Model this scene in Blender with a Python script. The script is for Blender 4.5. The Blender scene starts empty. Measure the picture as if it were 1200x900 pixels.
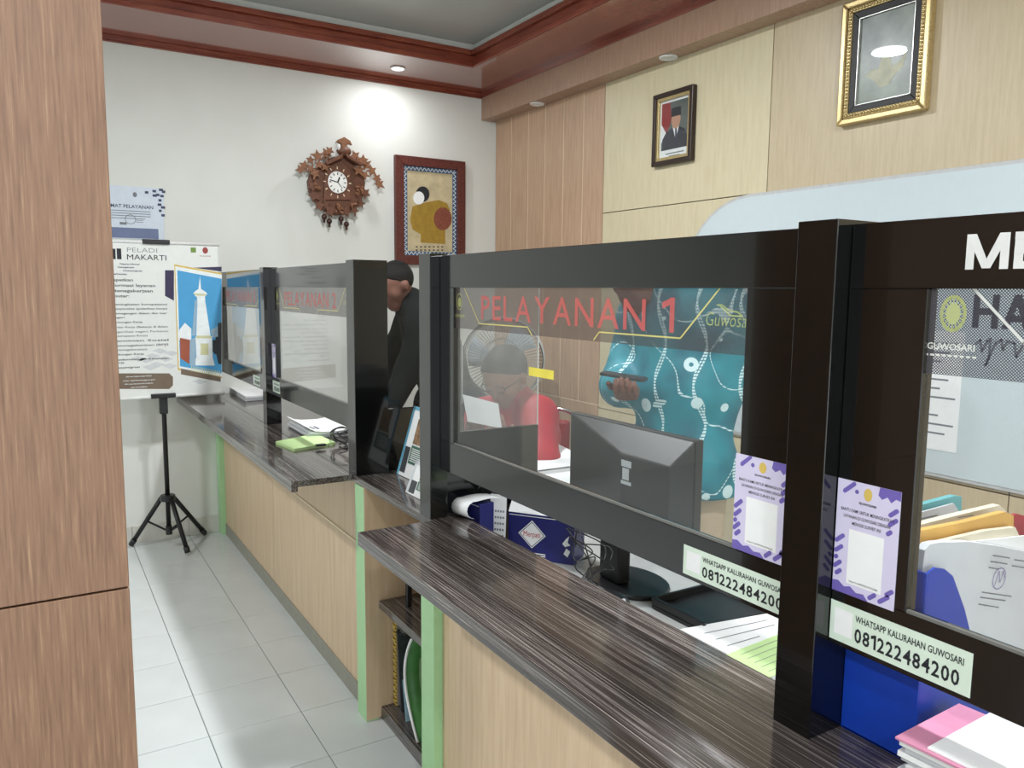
import bpy, bmesh, math, random
import numpy as np
from mathutils import Vector, Matrix

random.seed(7)
SC = bpy.context.scene
COL = SC.collection

# ------------------------------------------------------------------ camera
CAM_H, YAW, PITCH, ROLL, FPX = 1.512, 0.5470, 0.1174, -0.0094, 921.7
def cam_axes():
    cy, sy, cp, sp = math.cos(YAW), math.sin(YAW), math.cos(PITCH), math.sin(PITCH)
    cr, sr = math.cos(ROLL), math.sin(ROLL)
    f = np.array([sy*cp, cy*cp, -sp]); r = np.array([cy, -sy, 0.0]); d = np.cross(f, r)
    return cr*r + sr*d, -sr*r + cr*d, f
RT, DN, FW = cam_axes()
cam = bpy.data.cameras.new('camera'); camo = bpy.data.objects.new('camera', cam); COL.objects.link(camo)
cam.sensor_width = 36.0; cam.lens = FPX/1200*36; cam.clip_start = 0.02
camo.matrix_world = Matrix(((RT[0], -DN[0], -FW[0], 0), (RT[1], -DN[1], -FW[1], 0), (RT[2], -DN[2], -FW[2], CAM_H), (0, 0, 0, 1)))
SC.camera = camo
def ray(x, y): return RT*((x-600)/FPX) + DN*((y-450)/FPX) + FW
def onx(x, y, X): r = ray(x, y); return np.array([0, 0, CAM_H]) + r*(X/r[0])
def ony(x, y, Y): r = ray(x, y); return np.array([0, 0, CAM_H]) + r*(Y/r[1])
def onz(x, y, Z): r = ray(x, y); return np.array([0, 0, CAM_H]) + r*((Z-CAM_H)/r[2])
def dep(x, y, d): return np.array([0, 0, CAM_H]) + ray(x, y)*d

# ------------------------------------------------------------------ world, light, exposure
SC.view_settings.view_transform = 'Standard'; SC.view_settings.look = 'None'
SC.view_settings.gamma = 1.0; SC.view_settings.use_curve_mapping = False
SC.view_settings.exposure = 0.0
W = bpy.data.worlds.new('daylight'); SC.world = W; W.use_nodes = True
W.node_tree.nodes['Background'].inputs[0].default_value = (0.93, 0.97, 1.0, 1)
W.node_tree.nodes['Background'].inputs[1].default_value = 2.6
def area(name, loc, size, power, color=(.96, .98, 1.0), rot=(0, 0, 0), size_y=None, shape='DISK'):
    l = bpy.data.lights.new(name, 'AREA'); l.shape = shape; l.size = size; l.energy = power; l.color = color
    if size_y: l.size_y = size_y
    o = bpy.data.objects.new(name, l); o.location = loc; o.rotation_euler = rot; COL.objects.link(o); return o
CEIL_Z = 3.035
LAMP_SPOTS = [(1.28, 3.07), (1.28, 0.35), (-1.3, 3.07), (-1.3, 0.35), (-0.2, -1.6)]

# ------------------------------------------------------------------ materials
def lin(c):
    return tuple((v/255/12.92 if v/255 <= .04045 else ((v/255+.055)/1.055)**2.4) for v in c)
MATS = {}
def new_mat(name):
    m = bpy.data.materials.new(name); m.use_nodes = True; MATS[name] = m
    return m, m.node_tree.nodes, m.node_tree.links, m.node_tree.nodes['Principled BSDF']
def plain(name, rgb, rough=.5, metal=0., var=.06, scale=30., spec=.5, coat=0., emit=None):
    m, N, L, B = new_mat(name)
    c = lin(rgb)
    B.inputs['Roughness'].default_value = rough; B.inputs['Metallic'].default_value = metal
    B.inputs['Specular IOR Level'].default_value = spec; B.inputs['Coat Weight'].default_value = coat
    tc = N.new('ShaderNodeTexCoord'); nz = N.new('ShaderNodeTexNoise'); nz.inputs['Scale'].default_value = scale
    nz.inputs['Detail'].default_value = 3
    L.new(tc.outputs['Object'], nz.inputs['Vector'])
    rp = N.new('ShaderNodeValToRGB')
    rp.color_ramp.elements[0].position = .3; rp.color_ramp.elements[1].position = .7
    rp.color_ramp.elements[0].color = (*[v*(1-var) for v in c], 1); rp.color_ramp.elements[1].color = (*[min(1, v*(1+var)) for v in c], 1)
    L.new(nz.outputs['Fac'], rp.inputs[0]); L.new(rp.outputs[0], B.inputs['Base Color'])
    if emit:
        B.inputs['Emission Color'].default_value = (*lin(emit[0]), 1); B.inputs['Emission Strength'].default_value = emit[1]
    return m
def grain(name, cols, stretch, rough=.45, spec=.5, bump=0., coat=0., detail=4, pos=None, coord='Object', rough_n=1):
    """streaky laminate: noise stretched by the three scale factors, colours through a ramp"""
    m, N, L, B = new_mat(name)
    B.inputs['Roughness'].default_value = rough; B.inputs['Specular IOR Level'].default_value = spec; B.inputs['Coat Weight'].default_value = coat
    if coord == 'Object':
        tc = N.new('ShaderNodeTexCoord'); src = tc.outputs['Object']
    else:
        tc = N.new('ShaderNodeNewGeometry'); src = tc.outputs['Position']
    mp = N.new('ShaderNodeMapping'); mp.inputs['Scale'].default_value = stretch
    L.new(src, mp.inputs[0])
    nz = N.new('ShaderNodeTexNoise'); nz.inputs['Scale'].default_value = 1; nz.inputs['Detail'].default_value = detail; nz.inputs['Roughness'].default_value = .65
    L.new(mp.outputs[0], nz.inputs['Vector'])
    rp = N.new('ShaderNodeValToRGB'); el = rp.color_ramp.elements
    n = len(cols); pos = pos or [.3+.4*i/(n-1) for i in range(n)]
    el[0].position = pos[0]; el[0].color = (*lin(cols[0]), 1); el[1].position = pos[-1]; el[1].color = (*lin(cols[-1]), 1)
    for i in range(1, n-1):
        e = el.new(pos[i]); e.color = (*lin(cols[i]), 1)
    L.new(nz.outputs['Fac'], rp.inputs[0]); L.new(rp.outputs[0], B.inputs['Base Color'])
    if bump:
        b = N.new('ShaderNodeBump'); b.inputs['Strength'].default_value = bump; b.inputs['Distance'].default_value = .002
        L.new(nz.outputs['Fac'], b.inputs['Height']); L.new(b.outputs[0], B.inputs['Normal'])
    return m
def glassy(name, tint=(1, 1, 1), dust=0.0, ior=1.7):
    """thin clear acrylic: transparent body, Fresnel mirror, a little dust"""
    m, N, L, B = new_mat(name); N.remove(B)
    out = N['Material Output']
    tr = N.new('ShaderNodeBsdfTransparent'); tr.inputs[0].default_value = (*tint, 1)
    gl = N.new('ShaderNodeBsdfGlossy'); gl.inputs['Roughness'].default_value = 0.0
    fr = N.new('ShaderNodeFresnel'); fr.inputs[0].default_value = ior
    df = N.new('ShaderNodeBsdfDiffuse'); df.inputs[0].default_value = (.8, .8, .8, 1)
    nz = N.new('ShaderNodeTexNoise'); nz.inputs['Scale'].default_value = 6
    mul = N.new('ShaderNodeMath'); mul.operation = 'MULTIPLY'; mul.inputs[1].default_value = dust*2
    L.new(nz.outputs['Fac'], mul.inputs[0])
    m1 = N.new('ShaderNodeMixShader'); m2 = N.new('ShaderNodeMixShader')
    L.new(mul.outputs[0], m1.inputs[0]); L.new(tr.outputs[0], m1.inputs[1]); L.new(df.outputs[0], m1.inputs[2])
    ge = N.new('ShaderNodeNewGeometry'); fb = N.new('ShaderNodeMath'); fb.operation = 'SUBTRACT'; fb.inputs[0].default_value = 1.0; L.new(ge.outputs['Backfacing'], fb.inputs[1])
    ff = N.new('ShaderNodeMath'); ff.operation = 'MULTIPLY'; L.new(fr.outputs[0], ff.inputs[0]); L.new(fb.outputs[0], ff.inputs[1])   # the front face carries the whole reflection
    L.new(ff.outputs[0], m2.inputs[0]); L.new(m1.outputs[0], m2.inputs[1]); L.new(gl.outputs[0], m2.inputs[2])
    L.new(m2.outputs[0], out.inputs[0])
    return m
def film(name, rgb, opacity=.55, pitch=.0030, thr=.25, rough=.4):
    """perforated window film: staggered round holes"""
    m, N, L, B = new_mat(name); out = N['Material Output']
    B.inputs['Base Color'].default_value = (*lin(rgb), 1); B.inputs['Roughness'].default_value = rough
    geo = N.new('ShaderNodeNewGeometry'); sep = N.new('ShaderNodeSeparateXYZ'); L.new(geo.outputs['Position'], sep.inputs[0])
    k = math.pi/pitch*math.sqrt(2)/2*1.0
    def s(sock):
        a = N.new('ShaderNodeMath'); a.operation = 'MULTIPLY'; a.inputs[1].default_value = k*2; L.new(sock, a.inputs[0])
        b = N.new('ShaderNodeMath'); b.operation = 'SINE'; L.new(a.outputs[0], b.inputs[0]); return b.outputs[0]
    p = N.new('ShaderNodeMath'); p.operation = 'MULTIPLY'; L.new(s(sep.outputs['Y']), p.inputs[0]); L.new(s(sep.outputs['Z']), p.inputs[1])
    g = N.new('ShaderNodeMath'); g.operation = 'GREATER_THAN'; g.inputs[1].default_value = thr; L.new(p.outputs[0], g.inputs[0])
    tr = N.new('ShaderNodeBsdfTransparent')
    mx = N.new('ShaderNodeMixShader'); L.new(g.outputs[0], mx.inputs[0]); L.new(B.outputs[0], mx.inputs[1]); L.new(tr.outputs[0], mx.inputs[2])
    m2 = N.new('ShaderNodeMixShader'); m2.inputs[0].default_value = opacity
    L.new(tr.outputs[0], m2.inputs[1]); L.new(mx.outputs[0], m2.inputs[2])
    L.new(m2.outputs[0], out.inputs[0]); return m
def veil(name, rgb, opacity):
    m, N, L, B = new_mat(name); out = N['Material Output']
    B.inputs['Base Color'].default_value = (*lin(rgb), 1); B.inputs['Roughness'].default_value = .5
    tr = N.new('ShaderNodeBsdfTransparent'); mx = N.new('ShaderNodeMixShader'); mx.inputs[0].default_value = opacity
    L.new(tr.outputs[0], mx.inputs[1]); L.new(B.outputs[0], mx.inputs[2]); L.new(mx.outputs[0], out.inputs[0]); return m

plain('wall_paint', (220, 222, 216), .75, var=.02, scale=4)
plain('tile_white', (211, 216, 216), .22, var=.03, scale=5, spec=.5)
plain('grout', (128, 130, 128), .9)
plain('skirt_tile', (205, 204, 196), .3, var=.03)
plain('ceiling_paint', (168, 171, 168), .35, var=.03, scale=3)
plain('cove_paint', (214, 216, 212), .6, var=.02)
grain('soffit_red', [(124, 64, 52), (138, 74, 60), (150, 84, 68)], (3, 3, 3), .14, coat=.6)
grain('moulding_red', [(108, 46, 34), (134, 64, 46), (150, 82, 58)], (6, 6, 40), .3)
grain('strip_wood', [(176, 144, 118), (188, 156, 129), (196, 165, 137)], (60, 60, 4), .42)
grain('beam_wood', [(152, 122, 102), (166, 136, 114), (176, 146, 124)], (40, 90, 5), .42)
grain('column_wood', [(94, 64, 44), (117, 86, 64), (129, 97, 73), (153, 125, 96)], (280, 280, 9), .42, pos=[.28, .45, .58, .74], detail=5, bump=.08)
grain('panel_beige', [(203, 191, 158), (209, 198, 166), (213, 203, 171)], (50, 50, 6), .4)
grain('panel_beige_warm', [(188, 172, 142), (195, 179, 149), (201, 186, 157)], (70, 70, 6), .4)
plain('joint_dark', (70, 58, 44), .8)
plain('inlay_cream', (232, 214, 184), .35)
grain('oak_front', [(198, 170, 138), (209, 183, 150), (217, 193, 162)], (45, 45, 3), .4)
plain('green_edge', (170, 214, 160), .4, var=.03)
plain('kick_grey', (150, 148, 136), .6)
grain('zebrano', [(46, 40, 38), (68, 61, 58), (74, 66, 63), (168, 160, 154), (76, 68, 65), (104, 95, 91)], (260, 1.3, 260), .14, pos=[.3, .46, .555, .585, .615, .75], detail=2, spec=.5, coat=.3)
plain('black_board', (11, 12, 12), .11, var=.1, spec=.55, coat=.35)
plain('black_matt', (20, 20, 21), .5)
plain('black_plastic', (26, 27, 29), .38, var=.1)
plain('monitor_plastic', (40, 41, 42), .45, var=.08)
plain('dark_metal', (30, 30, 32), .4, metal=.3)
plain('chrome', (215, 215, 215), .12, metal=1.0)
plain('white_paper', (238, 240, 240), .7, var=.02)
plain('grey_paper', (204, 208, 212), .7, var=.03)
plain('green_paper', (196, 226, 160), .7, var=.03)
plain('pink_card', (212, 142, 170), .6, var=.04)
plain('white_plastic', (225, 226, 224), .4)
plain('grey_plastic', (188, 190, 190), .5)
plain('desk_top', (176, 178, 176), .35, var=.04)
plain('whiteboard', (202, 214, 218), .18, var=.01)
plain('ink', (32, 34, 40), .6)
plain('ink_grey', (120, 124, 130), .7)
plain('gold', (200, 180, 132), .36, metal=.8, var=.15, scale=120)
plain('gold_paint', (214, 186, 96), .45)
plain('silver', (200, 200, 196), .3, metal=.8)
glassy('acrylic', (.97, .98, .98), .01)
glassy('acrylic_dusty', (.95, .96, .96), .085)
plain('lit_reveal_grey', (112, 112, 108), .4)
glassy('acrylic_side', (.97, .98, .98), .004, 1.3)
film('sign_film', (84, 74, 72), .78, .0026, .42)
film('sign_film_coarse', (66, 66, 78), .92, .0026, .24)
veil('sign_red', (216, 104, 100), .74)
veil('sign_gold', (226, 214, 130), .9)
veil('sign_white', (228, 230, 224), .85)
veil('sign_emblem', (206, 214, 130), .6)
m = plain('lamp_glow', (255, 250, 240), .5); B = m.node_tree.nodes['Principled BSDF']
B.inputs['Emission Color'].default_value = (.97, .99, 1, 1); B.inputs['Emission Strength'].default_value = 14
def M(n): return MATS[n]

# ------------------------------------------------------------------ mesh helpers
class MB:
    def __init__(s): s.v = []; s.f = []; s.mi = []
    def add(s, vs, fs, mi=0):
        o = len(s.v); s.v += [tuple(map(float, p)) for p in vs]; s.f += [tuple(i+o for i in f) for f in fs]; s.mi += [mi]*len(fs); return s
    def box(s, x0, x1, y0, y1, z0, z1, mi=0):
        if x0 > x1: x0, x1 = x1, x0
        if y0 > y1: y0, y1 = y1, y0
        if z0 > z1: z0, z1 = z1, z0
        return s.add([(x0,y0,z0),(x1,y0,z0),(x1,y1,z0),(x0,y1,z0),(x0,y0,z1),(x1,y0,z1),(x1,y1,z1),(x0,y1,z1)],
                     [(0,3,2,1),(4,5,6,7),(0,1,5,4),(1,2,6,5),(2,3,7,6),(3,0,4,7)], mi)
    def hexa(s, p, mi=0):   # 8 points: bottom 4 ccw, top 4 ccw
        return s.add(p, [(0,3,2,1),(4,5,6,7),(0,1,5,4),(1,2,6,5),(2,3,7,6),(3,0,4,7)], mi)
    def prism(s, poly, fr, n0, n1, mi=0):   # polygon (u,v) in frame, extruded n0..n1
        k = len(poly); vs = [fr(u, v, n0) for u, v in poly] + [fr(u, v, n1) for u, v in poly]
        fs = [tuple(range(k-1, -1, -1)), tuple(range(k, 2*k))] + [(i, (i+1) % k, (i+1) % k+k, i+k) for i in range(k)]
        return s.add(vs, fs, mi)
    def tube(s, pts, r, n=8, closed=False, mi=0):
        pts = [np.array(p, float) for p in pts]; k = len(pts); rr = r if hasattr(r, '__len__') else [r]*k
        vs = []; up = None
        for i, p in enumerate(pts):
            a = pts[(i-1) % k] if (closed or i > 0) else p; b = pts[(i+1) % k] if (closed or i < k-1) else p
            t = b-a; t = t/(np.linalg.norm(t)+1e-9)
            if up is None:
                up = np.array([0, 0, 1.]) if abs(t[2]) < .9 else np.array([1., 0, 0])
            x = np.cross(up, t); x /= np.linalg.norm(x)+1e-9; y = np.cross(t, x); up = y
            for j in range(n):
                q = 2*math.pi*j/n; vs.append(p + rr[i]*(math.cos(q)*x + math.sin(q)*y))
        fs = []
        for i in range(k if closed else k-1):
            for j in range(n):
                a = i*n+j; b = i*n+(j+1) % n; c = ((i+1) % k)*n+(j+1) % n; d = ((i+1) % k)*n+j
                fs.append((a, b, c, d))
        if not closed: fs += [tuple(range(n-1, -1, -1)), tuple(range((k-1)*n, k*n))]
        return s.add(vs, fs, mi)
    def cyl(s, c, axis, r, h, n=20, r2=None, mi=0):
        c = np.array(c, float); axis = np.array(axis, float); axis /= np.linalg.norm(axis)
        return s.tube([c, c+axis*h], [r, r if r2 is None else r2], n, mi=mi)
    def ball(s, c, r, n=8, m=6, sc=(1, 1, 1), mi=0):
        vs = [(c[0], c[1], c[2]+r*sc[2])]; fs = []
        for i in range(1, m):
            for j in range(n):
                t = math.pi*i/m; p = 2*math.pi*j/n
                vs.append((c[0]+r*sc[0]*math.sin(t)*math.cos(p), c[1]+r*sc[1]*math.sin(t)*math.sin(p), c[2]+r*sc[2]*math.cos(t)))
        vs.append((c[0], c[1], c[2]-r*sc[2])); last = len(vs)-1
        for j in range(n):
            fs.append((0, 1+j, 1+(j+1) % n)); fs.append((last, last-n+(j+1) % n, last-n+j))
            for i in range(m-2): fs.append((1+i*n+j, 1+(i+1)*n+j, 1+(i+1)*n+(j+1) % n, 1+i*n+(j+1) % n))
        return s.add(vs, fs, mi)
    def grid(s, P, mi=0):    # rows of points -> sheet
        R = len(P); C = len(P[0]); return s.add([p for r in P for p in r], [(i*C+j, i*C+j+1, (i+1)*C+j+1, (i+1)*C+j) for i in range(R-1) for j in range(C-1)], mi)
    def build(s, name, mats, parent=None, bevel=0., smooth=False, solid=0., seg=2):
        me = bpy.data.meshes.new(name); me.from_pydata(s.v, [], s.f)
        if not isinstance(mats, (list, tuple)): mats = [mats]
        for m in mats: me.materials.append(M(m) if isinstance(m, str) else m)
        me.polygons.foreach_set('material_index', s.mi)
        if smooth: me.polygons.foreach_set('use_smooth', [True]*len(me.polygons))
        me.update()
        bm = bmesh.new(); bm.from_mesh(me); bmesh.ops.recalc_face_normals(bm, faces=bm.faces); bm.to_mesh(me); bm.free()
        o = bpy.data.objects.new(name, me); COL.objects.link(o)
        if solid:
            md = o.modifiers.new('thickness', 'SOLIDIFY'); md.thickness = solid; md.offset = 0
        if bevel:
            md = o.modifiers.new('edge', 'BEVEL'); md.width = bevel; md.segments = seg; md.limit_method = 'ANGLE'; md.angle_limit = .7
        if parent is not None: adopt(o, parent)
        return o
def adopt(o, parent):
    o.parent = parent
    o.matrix_parent_inverse = wm(parent).inverted()
def wm(o):
    m = o.matrix_basis.copy()
    return wm(o.parent) @ o.matrix_parent_inverse @ m if o.parent else m
def tag(o, label=None, cat=None, group=None, kind=None):
    if label: o['label'] = label
    if cat: o['category'] = cat
    if group: o['group'] = group
    if kind: o['kind'] = kind
    return o
def thing(name, label, cat, loc=(0, 0, 0), group=None, kind=None):
    o = bpy.data.objects.new(name, None); o.empty_display_size = .05; o.location = loc; COL.objects.link(o)
    return tag(o, label, cat, group, kind)
def boxo(name, mat, b, parent=None, bevel=0.):
    return MB().box(*b).build(name, mat, parent, bevel)
# frames: (u, v, n) -> world.  F_X faces -x (u runs along -y), F_Y faces -y (u along +x)
def F_X(x, y, z): return lambda u, v, n=0: (x-n, y-u, z+v)
def F_Y(x, y, z): return lambda u, v, n=0: (x+u, y-n, z+v)
def F_any(o, U, V):
    o = np.array(o, float); U = np.array(U, float); U /= np.linalg.norm(U); V = np.array(V, float); V -= U*(V@U); V /= np.linalg.norm(V); Nn = np.cross(U, V)
    return lambda u, v, n=0: tuple(o+U*u+V*v+Nn*n)
def text_mesh(s, bold=0., shear=0.):
    cu = bpy.data.curves.new('t', 'FONT'); cu.body = s; cu.resolution_u = 2; cu.offset = bold; cu.shear = shear
    o = bpy.data.objects.new('t', cu); COL.objects.link(o)
    me = bpy.data.meshes.new_from_object(o)
    v = np.array([p.co[:2] for p in me.vertices]) if len(me.vertices) else np.zeros((0, 2))
    f = [tuple(p.vertices) for p in me.polygons]
    bpy.data.objects.remove(o); bpy.data.curves.remove(cu); bpy.data.meshes.remove(me)
    return v, f
def put_text(mb, s, fr, u0, v0, u1=None, h=None, n=.0006, bold=0., shear=0., align='l', cap=.73, v1=None, mi=0):
    """text with its baseline at v0, from u0; width to u1 and/or cap height h"""
    v, f = text_mesh(s, bold, shear)
    if not len(v): return
    mn, mx = v[:, 0].min(), v[:, 0].max(); w = mx-mn
    sy = (h/cap) if h else None
    sx = ((u1-u0)/w) if u1 is not None else sy
    if sy is None: sy = sx
    off = {'l': u0, 'c': u0-w*sx/2, 'r': u0-w*sx}[align] if u1 is None else u0
    mb.add([fr(off+(p[0]-mn)*sx, v0+p[1]*sy, n) for p in v], f, mi)
def _bar(x0, y0, x1, y1, w):
    d = np.array([x1-x0, y1-y0], float); d /= np.linalg.norm(d); q = np.array([-d[1], d[0]])*w/2
    return [(x0-q[0], y0-q[1]), (x1-q[0], y1-q[1]), (x1+q[0], y1+q[1]), (x0+q[0], y0+q[1])]
def glyph(ch, w):
    """block capitals drawn as strokes of weight w on a 0.73 cap height"""
    c = .73; g = []
    bx = lambda x0, y0, x1, y1: g.append([(x0, y0), (x1, y0), (x1, y1), (x0, y1)])
    if ch == '1': bx(.2, 0, .2+w, c); g.append([(0, c-.2-w*.3), (0, c-.2+w*.8), (.2+w*.4, c), (.2+w*.4, c-w*1.1)])
    elif ch == 'M':
        bx(0, 0, w, c); bx(.82-w, 0, .82, c); g.append([(0, c), (w*1.15, c), (.41+w*.5, .02), (.41-w*.5, .02)]); g.append([(.82, c), (.82-w*1.15, c), (.41-w*.5, .02), (.41+w*.5, .02)])
    elif ch == 'E':
        bx(0, 0, w, c); bx(0, 0, .54, w*.9); bx(0, c/2-w*.42, .5, c/2+w*.42); bx(0, c-w*.9, .54, c)
    elif ch == 'H': bx(0, 0, w, c); bx(.66-w, 0, .66, c); bx(0, c/2-w*.42, .66, c/2+w*.42)
    elif ch == 'A':
        g.append([(0, 0), (w*1.05, 0), (.36+w*.5, c), (.36-w*.5, c)]); g.append([(.72-w*1.05, 0), (.72, 0), (.36+w*.5, c), (.36-w*.5, c)]); bx(.16, .16, .56, .16+w*.8)
    elif ch == 'N': bx(0, 0, w, c); bx(.66-w, 0, .66, c); g.append([(0, c), (w*1.2, c), (.66, 0), (.66-w*1.2, 0)])
    else: return None
    v = []; f = []
    for k, p in enumerate(g): f.append(tuple(range(len(v), len(v)+len(p)))); v += [(x, y, k*.00015) for x, y in p]     # overlapping strokes lie a hair apart
    return np.array(v), f
def put_letters(parent, s, fr, u0, v0, u1, h, mat, n=.0006, bold=0., cap=.73, name='letter', block=None, gap=.09):
    """large lettering: every character a part of its own"""
    out = []; x = 0.
    for ch in s:
        if ch == ' ': x += .32; continue
        g = glyph(ch, block or (.11+bold*2)) if (block or ch == '1') else None
        v, f = g if g else text_mesh(ch, bold)
        mn = v[:, 0].min(); out.append((v, f, x-mn)); x += v[:, 0].max()-mn+gap
    sx = (u1-u0)/(x-gap); sy = h/cap
    for v, f, o in out: MB().add([fr(u0+(p[0]+o)*sx, v0+p[1]*sy, n+(p[2] if len(p) > 2 else 0)) for p in v], f).build(name, mat, parent)
def rect(mb, fr, u0, v0, u1, v1, n=.0004, mi=0): mb.add([fr(u0, v0, n), fr(u1, v0, n), fr(u1, v1, n), fr(u0, v1, n)], [(0, 1, 2, 3)], mi)
def poly(mb, fr, pts, n=.0004, mi=0): mb.add([fr(u, v, n) for u, v in pts], [tuple(range(len(pts)))], mi)
def oval(u, v, a, b, k=28, rot=0): return [(u+a*math.cos(t)*math.cos(rot)-b*math.sin(t)*math.sin(rot), v+a*math.cos(t)*math.sin(rot)+b*math.sin(t)*math.cos(rot)) for t in [2*math.pi*i/k for i in range(k)]]
def line(mb, fr, pts, w, n=.0006, mi=0, closed=False):
    pts = [np.array(p, float) for p in pts]
    seg = list(zip(pts, pts[1:]+([pts[0]] if closed else [])))
    for a, b in (seg if closed else seg[:len(pts)-1]):
        d = b-a; l = np.linalg.norm(d)
        if l < 1e-9: continue
        d /= l; q = np.array([-d[1], d[0]])*w/2; a2 = a-d*w*.3; b2 = b+d*w*.3
        poly(mb, fr, [tuple(a2-q), tuple(b2-q), tuple(b2+q), tuple(a2+q)], n, mi)
# ================================================================== the room
YB, XR = 5.05, 2.918            # back wall, right wall
XL, YF = -3.2, -3.0
TP = .315                       # tile pitch
floor = tag(boxo('floor', 'grout', (XL, XR+.1, YF, YB+.1, -.12, -.004)), 'white ceramic tiles with thin grey grout lines', kind='structure')
tile_me = None; tile_n = 0
def add_tile(ix, iy, x0=None):
    global tile_me, tile_n
    if tile_me is None:
        o = MB().box(.0015, TP-.0015, .0015, TP-.0015, -.012, 0).build('tile', 'tile_white', None, .0012, seg=1); tile_me = o.data; t = o
    else:
        t = bpy.data.objects.new('tile', tile_me); COL.objects.link(t)
        md = t.modifiers.new('edge', 'BEVEL'); md.width = .0012; md.segments = 1
    t.parent = floor; t.location = (.4385+ix*TP, 2.676+iy*TP, 0); tile_n += 1
for iy in range(-9, 8):
    for ix in range(-7, 2):
        add_tile(ix, iy)
for ix in range(-12, -7):
    for iy in range(-3, 7): add_tile(ix, iy)
fs = MB()                        # floor pieces beyond the ones that can be told apart
for iy in range(-18, 8):
    for ix in range(-12, 8):
        if (-9 <= iy < 8 and -7 <= ix < 2) or (-12 <= ix < -7 and -3 <= iy < 7): continue
        x, y = .4385+ix*TP, 2.676+iy*TP
        fs.box(max(x+.0015, XL), min(x+TP-.0015, XR), max(y+.0015, YF), min(y+TP-.0015, YB), -.012, 0)
tag(fs.build('tile_field', 'tile_white', floor), kind='stuff')

wall_back = tag(boxo('wall_back', 'wall_paint', (XL-.1, XR+.11, YB, YB+.1, 0, 3.2)), 'cream painted plaster wall behind the clock', kind='structure')
wall_left = tag(boxo('wall_left', 'wall_paint', (XL-.1, XL, YF, YB, 0, 3.2)), 'cream painted wall of the waiting hall', kind='structure')
wf = MB().box(XL, -2.6, YF-.1, YF, 0, 3.2).box(1.9, XR, YF-.1, YF, 0, 3.2).box(-2.6, 1.9, YF-.1, YF, 2.7, 3.2)
wall_front = tag(wf.build('wall_front', 'wall_paint'), 'cream painted wall with the wide entrance opening', kind='structure')
bb = tag(thing('baseboard_back', 'row of pale ceramic skirting tiles at the wall foot', None, (0, YB, 0)), kind='structure')
x = .4385-8*TP
while x < XR-.01:
    boxo('skirting_tile', 'skirt_tile', (x+.001, min(x+TP-.001, XR), YB-.012, YB, .0, .105), bb, .002); x += TP

# panelled wall on the right: real panels over a dark ground
wall_right = tag(boxo('wall_right', 'joint_dark', (XR+.012, XR+.11, YF, YB, 0, 3.2)), 'laminate panelled office wall with dark joints', kind='structure')
SY = [5.048, 4.832, 4.611, 4.407, 4.196, 3.987, 3.777]
for a, b in zip(SY, SY[1:]):
    boxo('wood_strip', 'strip_wood', (XR, XR+.012, b+.004, a-.004, .832, 2.73), wall_right)
    if b > 3.8: boxo('inlay', 'inlay_cream', (XR+.002, XR+.012, b-.004, b+.004, .832, 2.73), wall_right)
boxo('inlay', 'inlay_cream', (XR+.002, XR+.012, 3.78, 5.048, .824, .832), wall_right)
boxo('wood_strip', 'strip_wood', (XR, XR+.012, 3.781, 5.048, .0, .824), wall_right)
PY = [3.777, 2.553, 1.405, .2, -1.02, -2.24, -3.0]
for i, (a, b) in enumerate(zip(PY, PY[1:])):
    for j, (z0, z1) in enumerate(((0, .812), (.812, 1.975), (1.975, 2.73))):
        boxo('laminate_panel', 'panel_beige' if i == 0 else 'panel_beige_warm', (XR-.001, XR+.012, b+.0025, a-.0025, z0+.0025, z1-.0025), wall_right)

# ceiling: red-brown boxed border round a raised grey tray
ZS = 2.897
ceiling = tag(boxo('ceiling', 'ceiling_paint', (XL, XR+.1, YF, YB+.1, CEIL_Z, CEIL_Z+.08)), 'grey satin ceiling in a raised tray', kind='structure')
t1 = tag(thing('trim_1', 'red-brown glossy boxed ceiling border', None, (0, 0, ZS)), kind='structure')
IX, IY = 2.44, 4.505
boxo('soffit_board', 'soffit_red', (XL, IX, IY, YB, ZS, ZS+.03), t1)
boxo('soffit_board', 'soffit_red', (IX, XR+.1, YF, YB, ZS, ZS+.03), t1)
mo = MB().box(XL, IX, IY-.012, IY, ZS+.0, ZS+.03).box(XL, IX, IY-.004, IY+.01, ZS+.03, ZS+.07).box(XL, IX, IY-.03, IY+.01, ZS+.07, ZS+.098)
mo.build('moulding', 'moulding_red', t1, .004)
mo = MB().box(IX-.012, IX, YF, IY, ZS+.0, ZS+.03).box(IX-.004, IX+.01, YF, IY, ZS+.03, ZS+.07).box(IX-.03, IX+.01, YF, IY, ZS+.07, ZS+.098)
mo.build('moulding', 'moulding_red', t1, .004)
MB().box(XL, IX+.05, IY, IY+.05, ZS+.03, CEIL_Z).box(IX, IX+.05, YF, IY, ZS+.03, CEIL_Z).build('cove', 'cove_paint', t1)
t2 = tag(thing('trim_2', 'ribbed red-brown moulding along the top of the cream wall', None, (0, YB, 2.864)), kind='structure')
MB().box(XL, 2.8, YB-.02, YB, 2.872, ZS).box(XL, 2.8, YB-.028, YB, 2.886, ZS).build('moulding', 'moulding_red', t2, .003)
boxo('bead', 'moulding_red', (XL, 2.8, YB-.012, YB, 2.862, 2.872), t2, .003)
t3 = tag(thing('trim_3', 'brown laminate boxed beam above the office wall', None, (2.86, 0, 2.715)), kind='structure')
boxo('beam_face', 'beam_wood', (2.80, 2.815, YF, YB, 2.715, ZS), t3)
boxo('beam_underside', 'beam_wood', (2.815, XR+.012, YF, YB, 2.715, 2.73), t3)
boxo('beam_edge', 'soffit_red', (2.79, 2.80, YF, YB, 2.866, ZS), t3)

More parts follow.
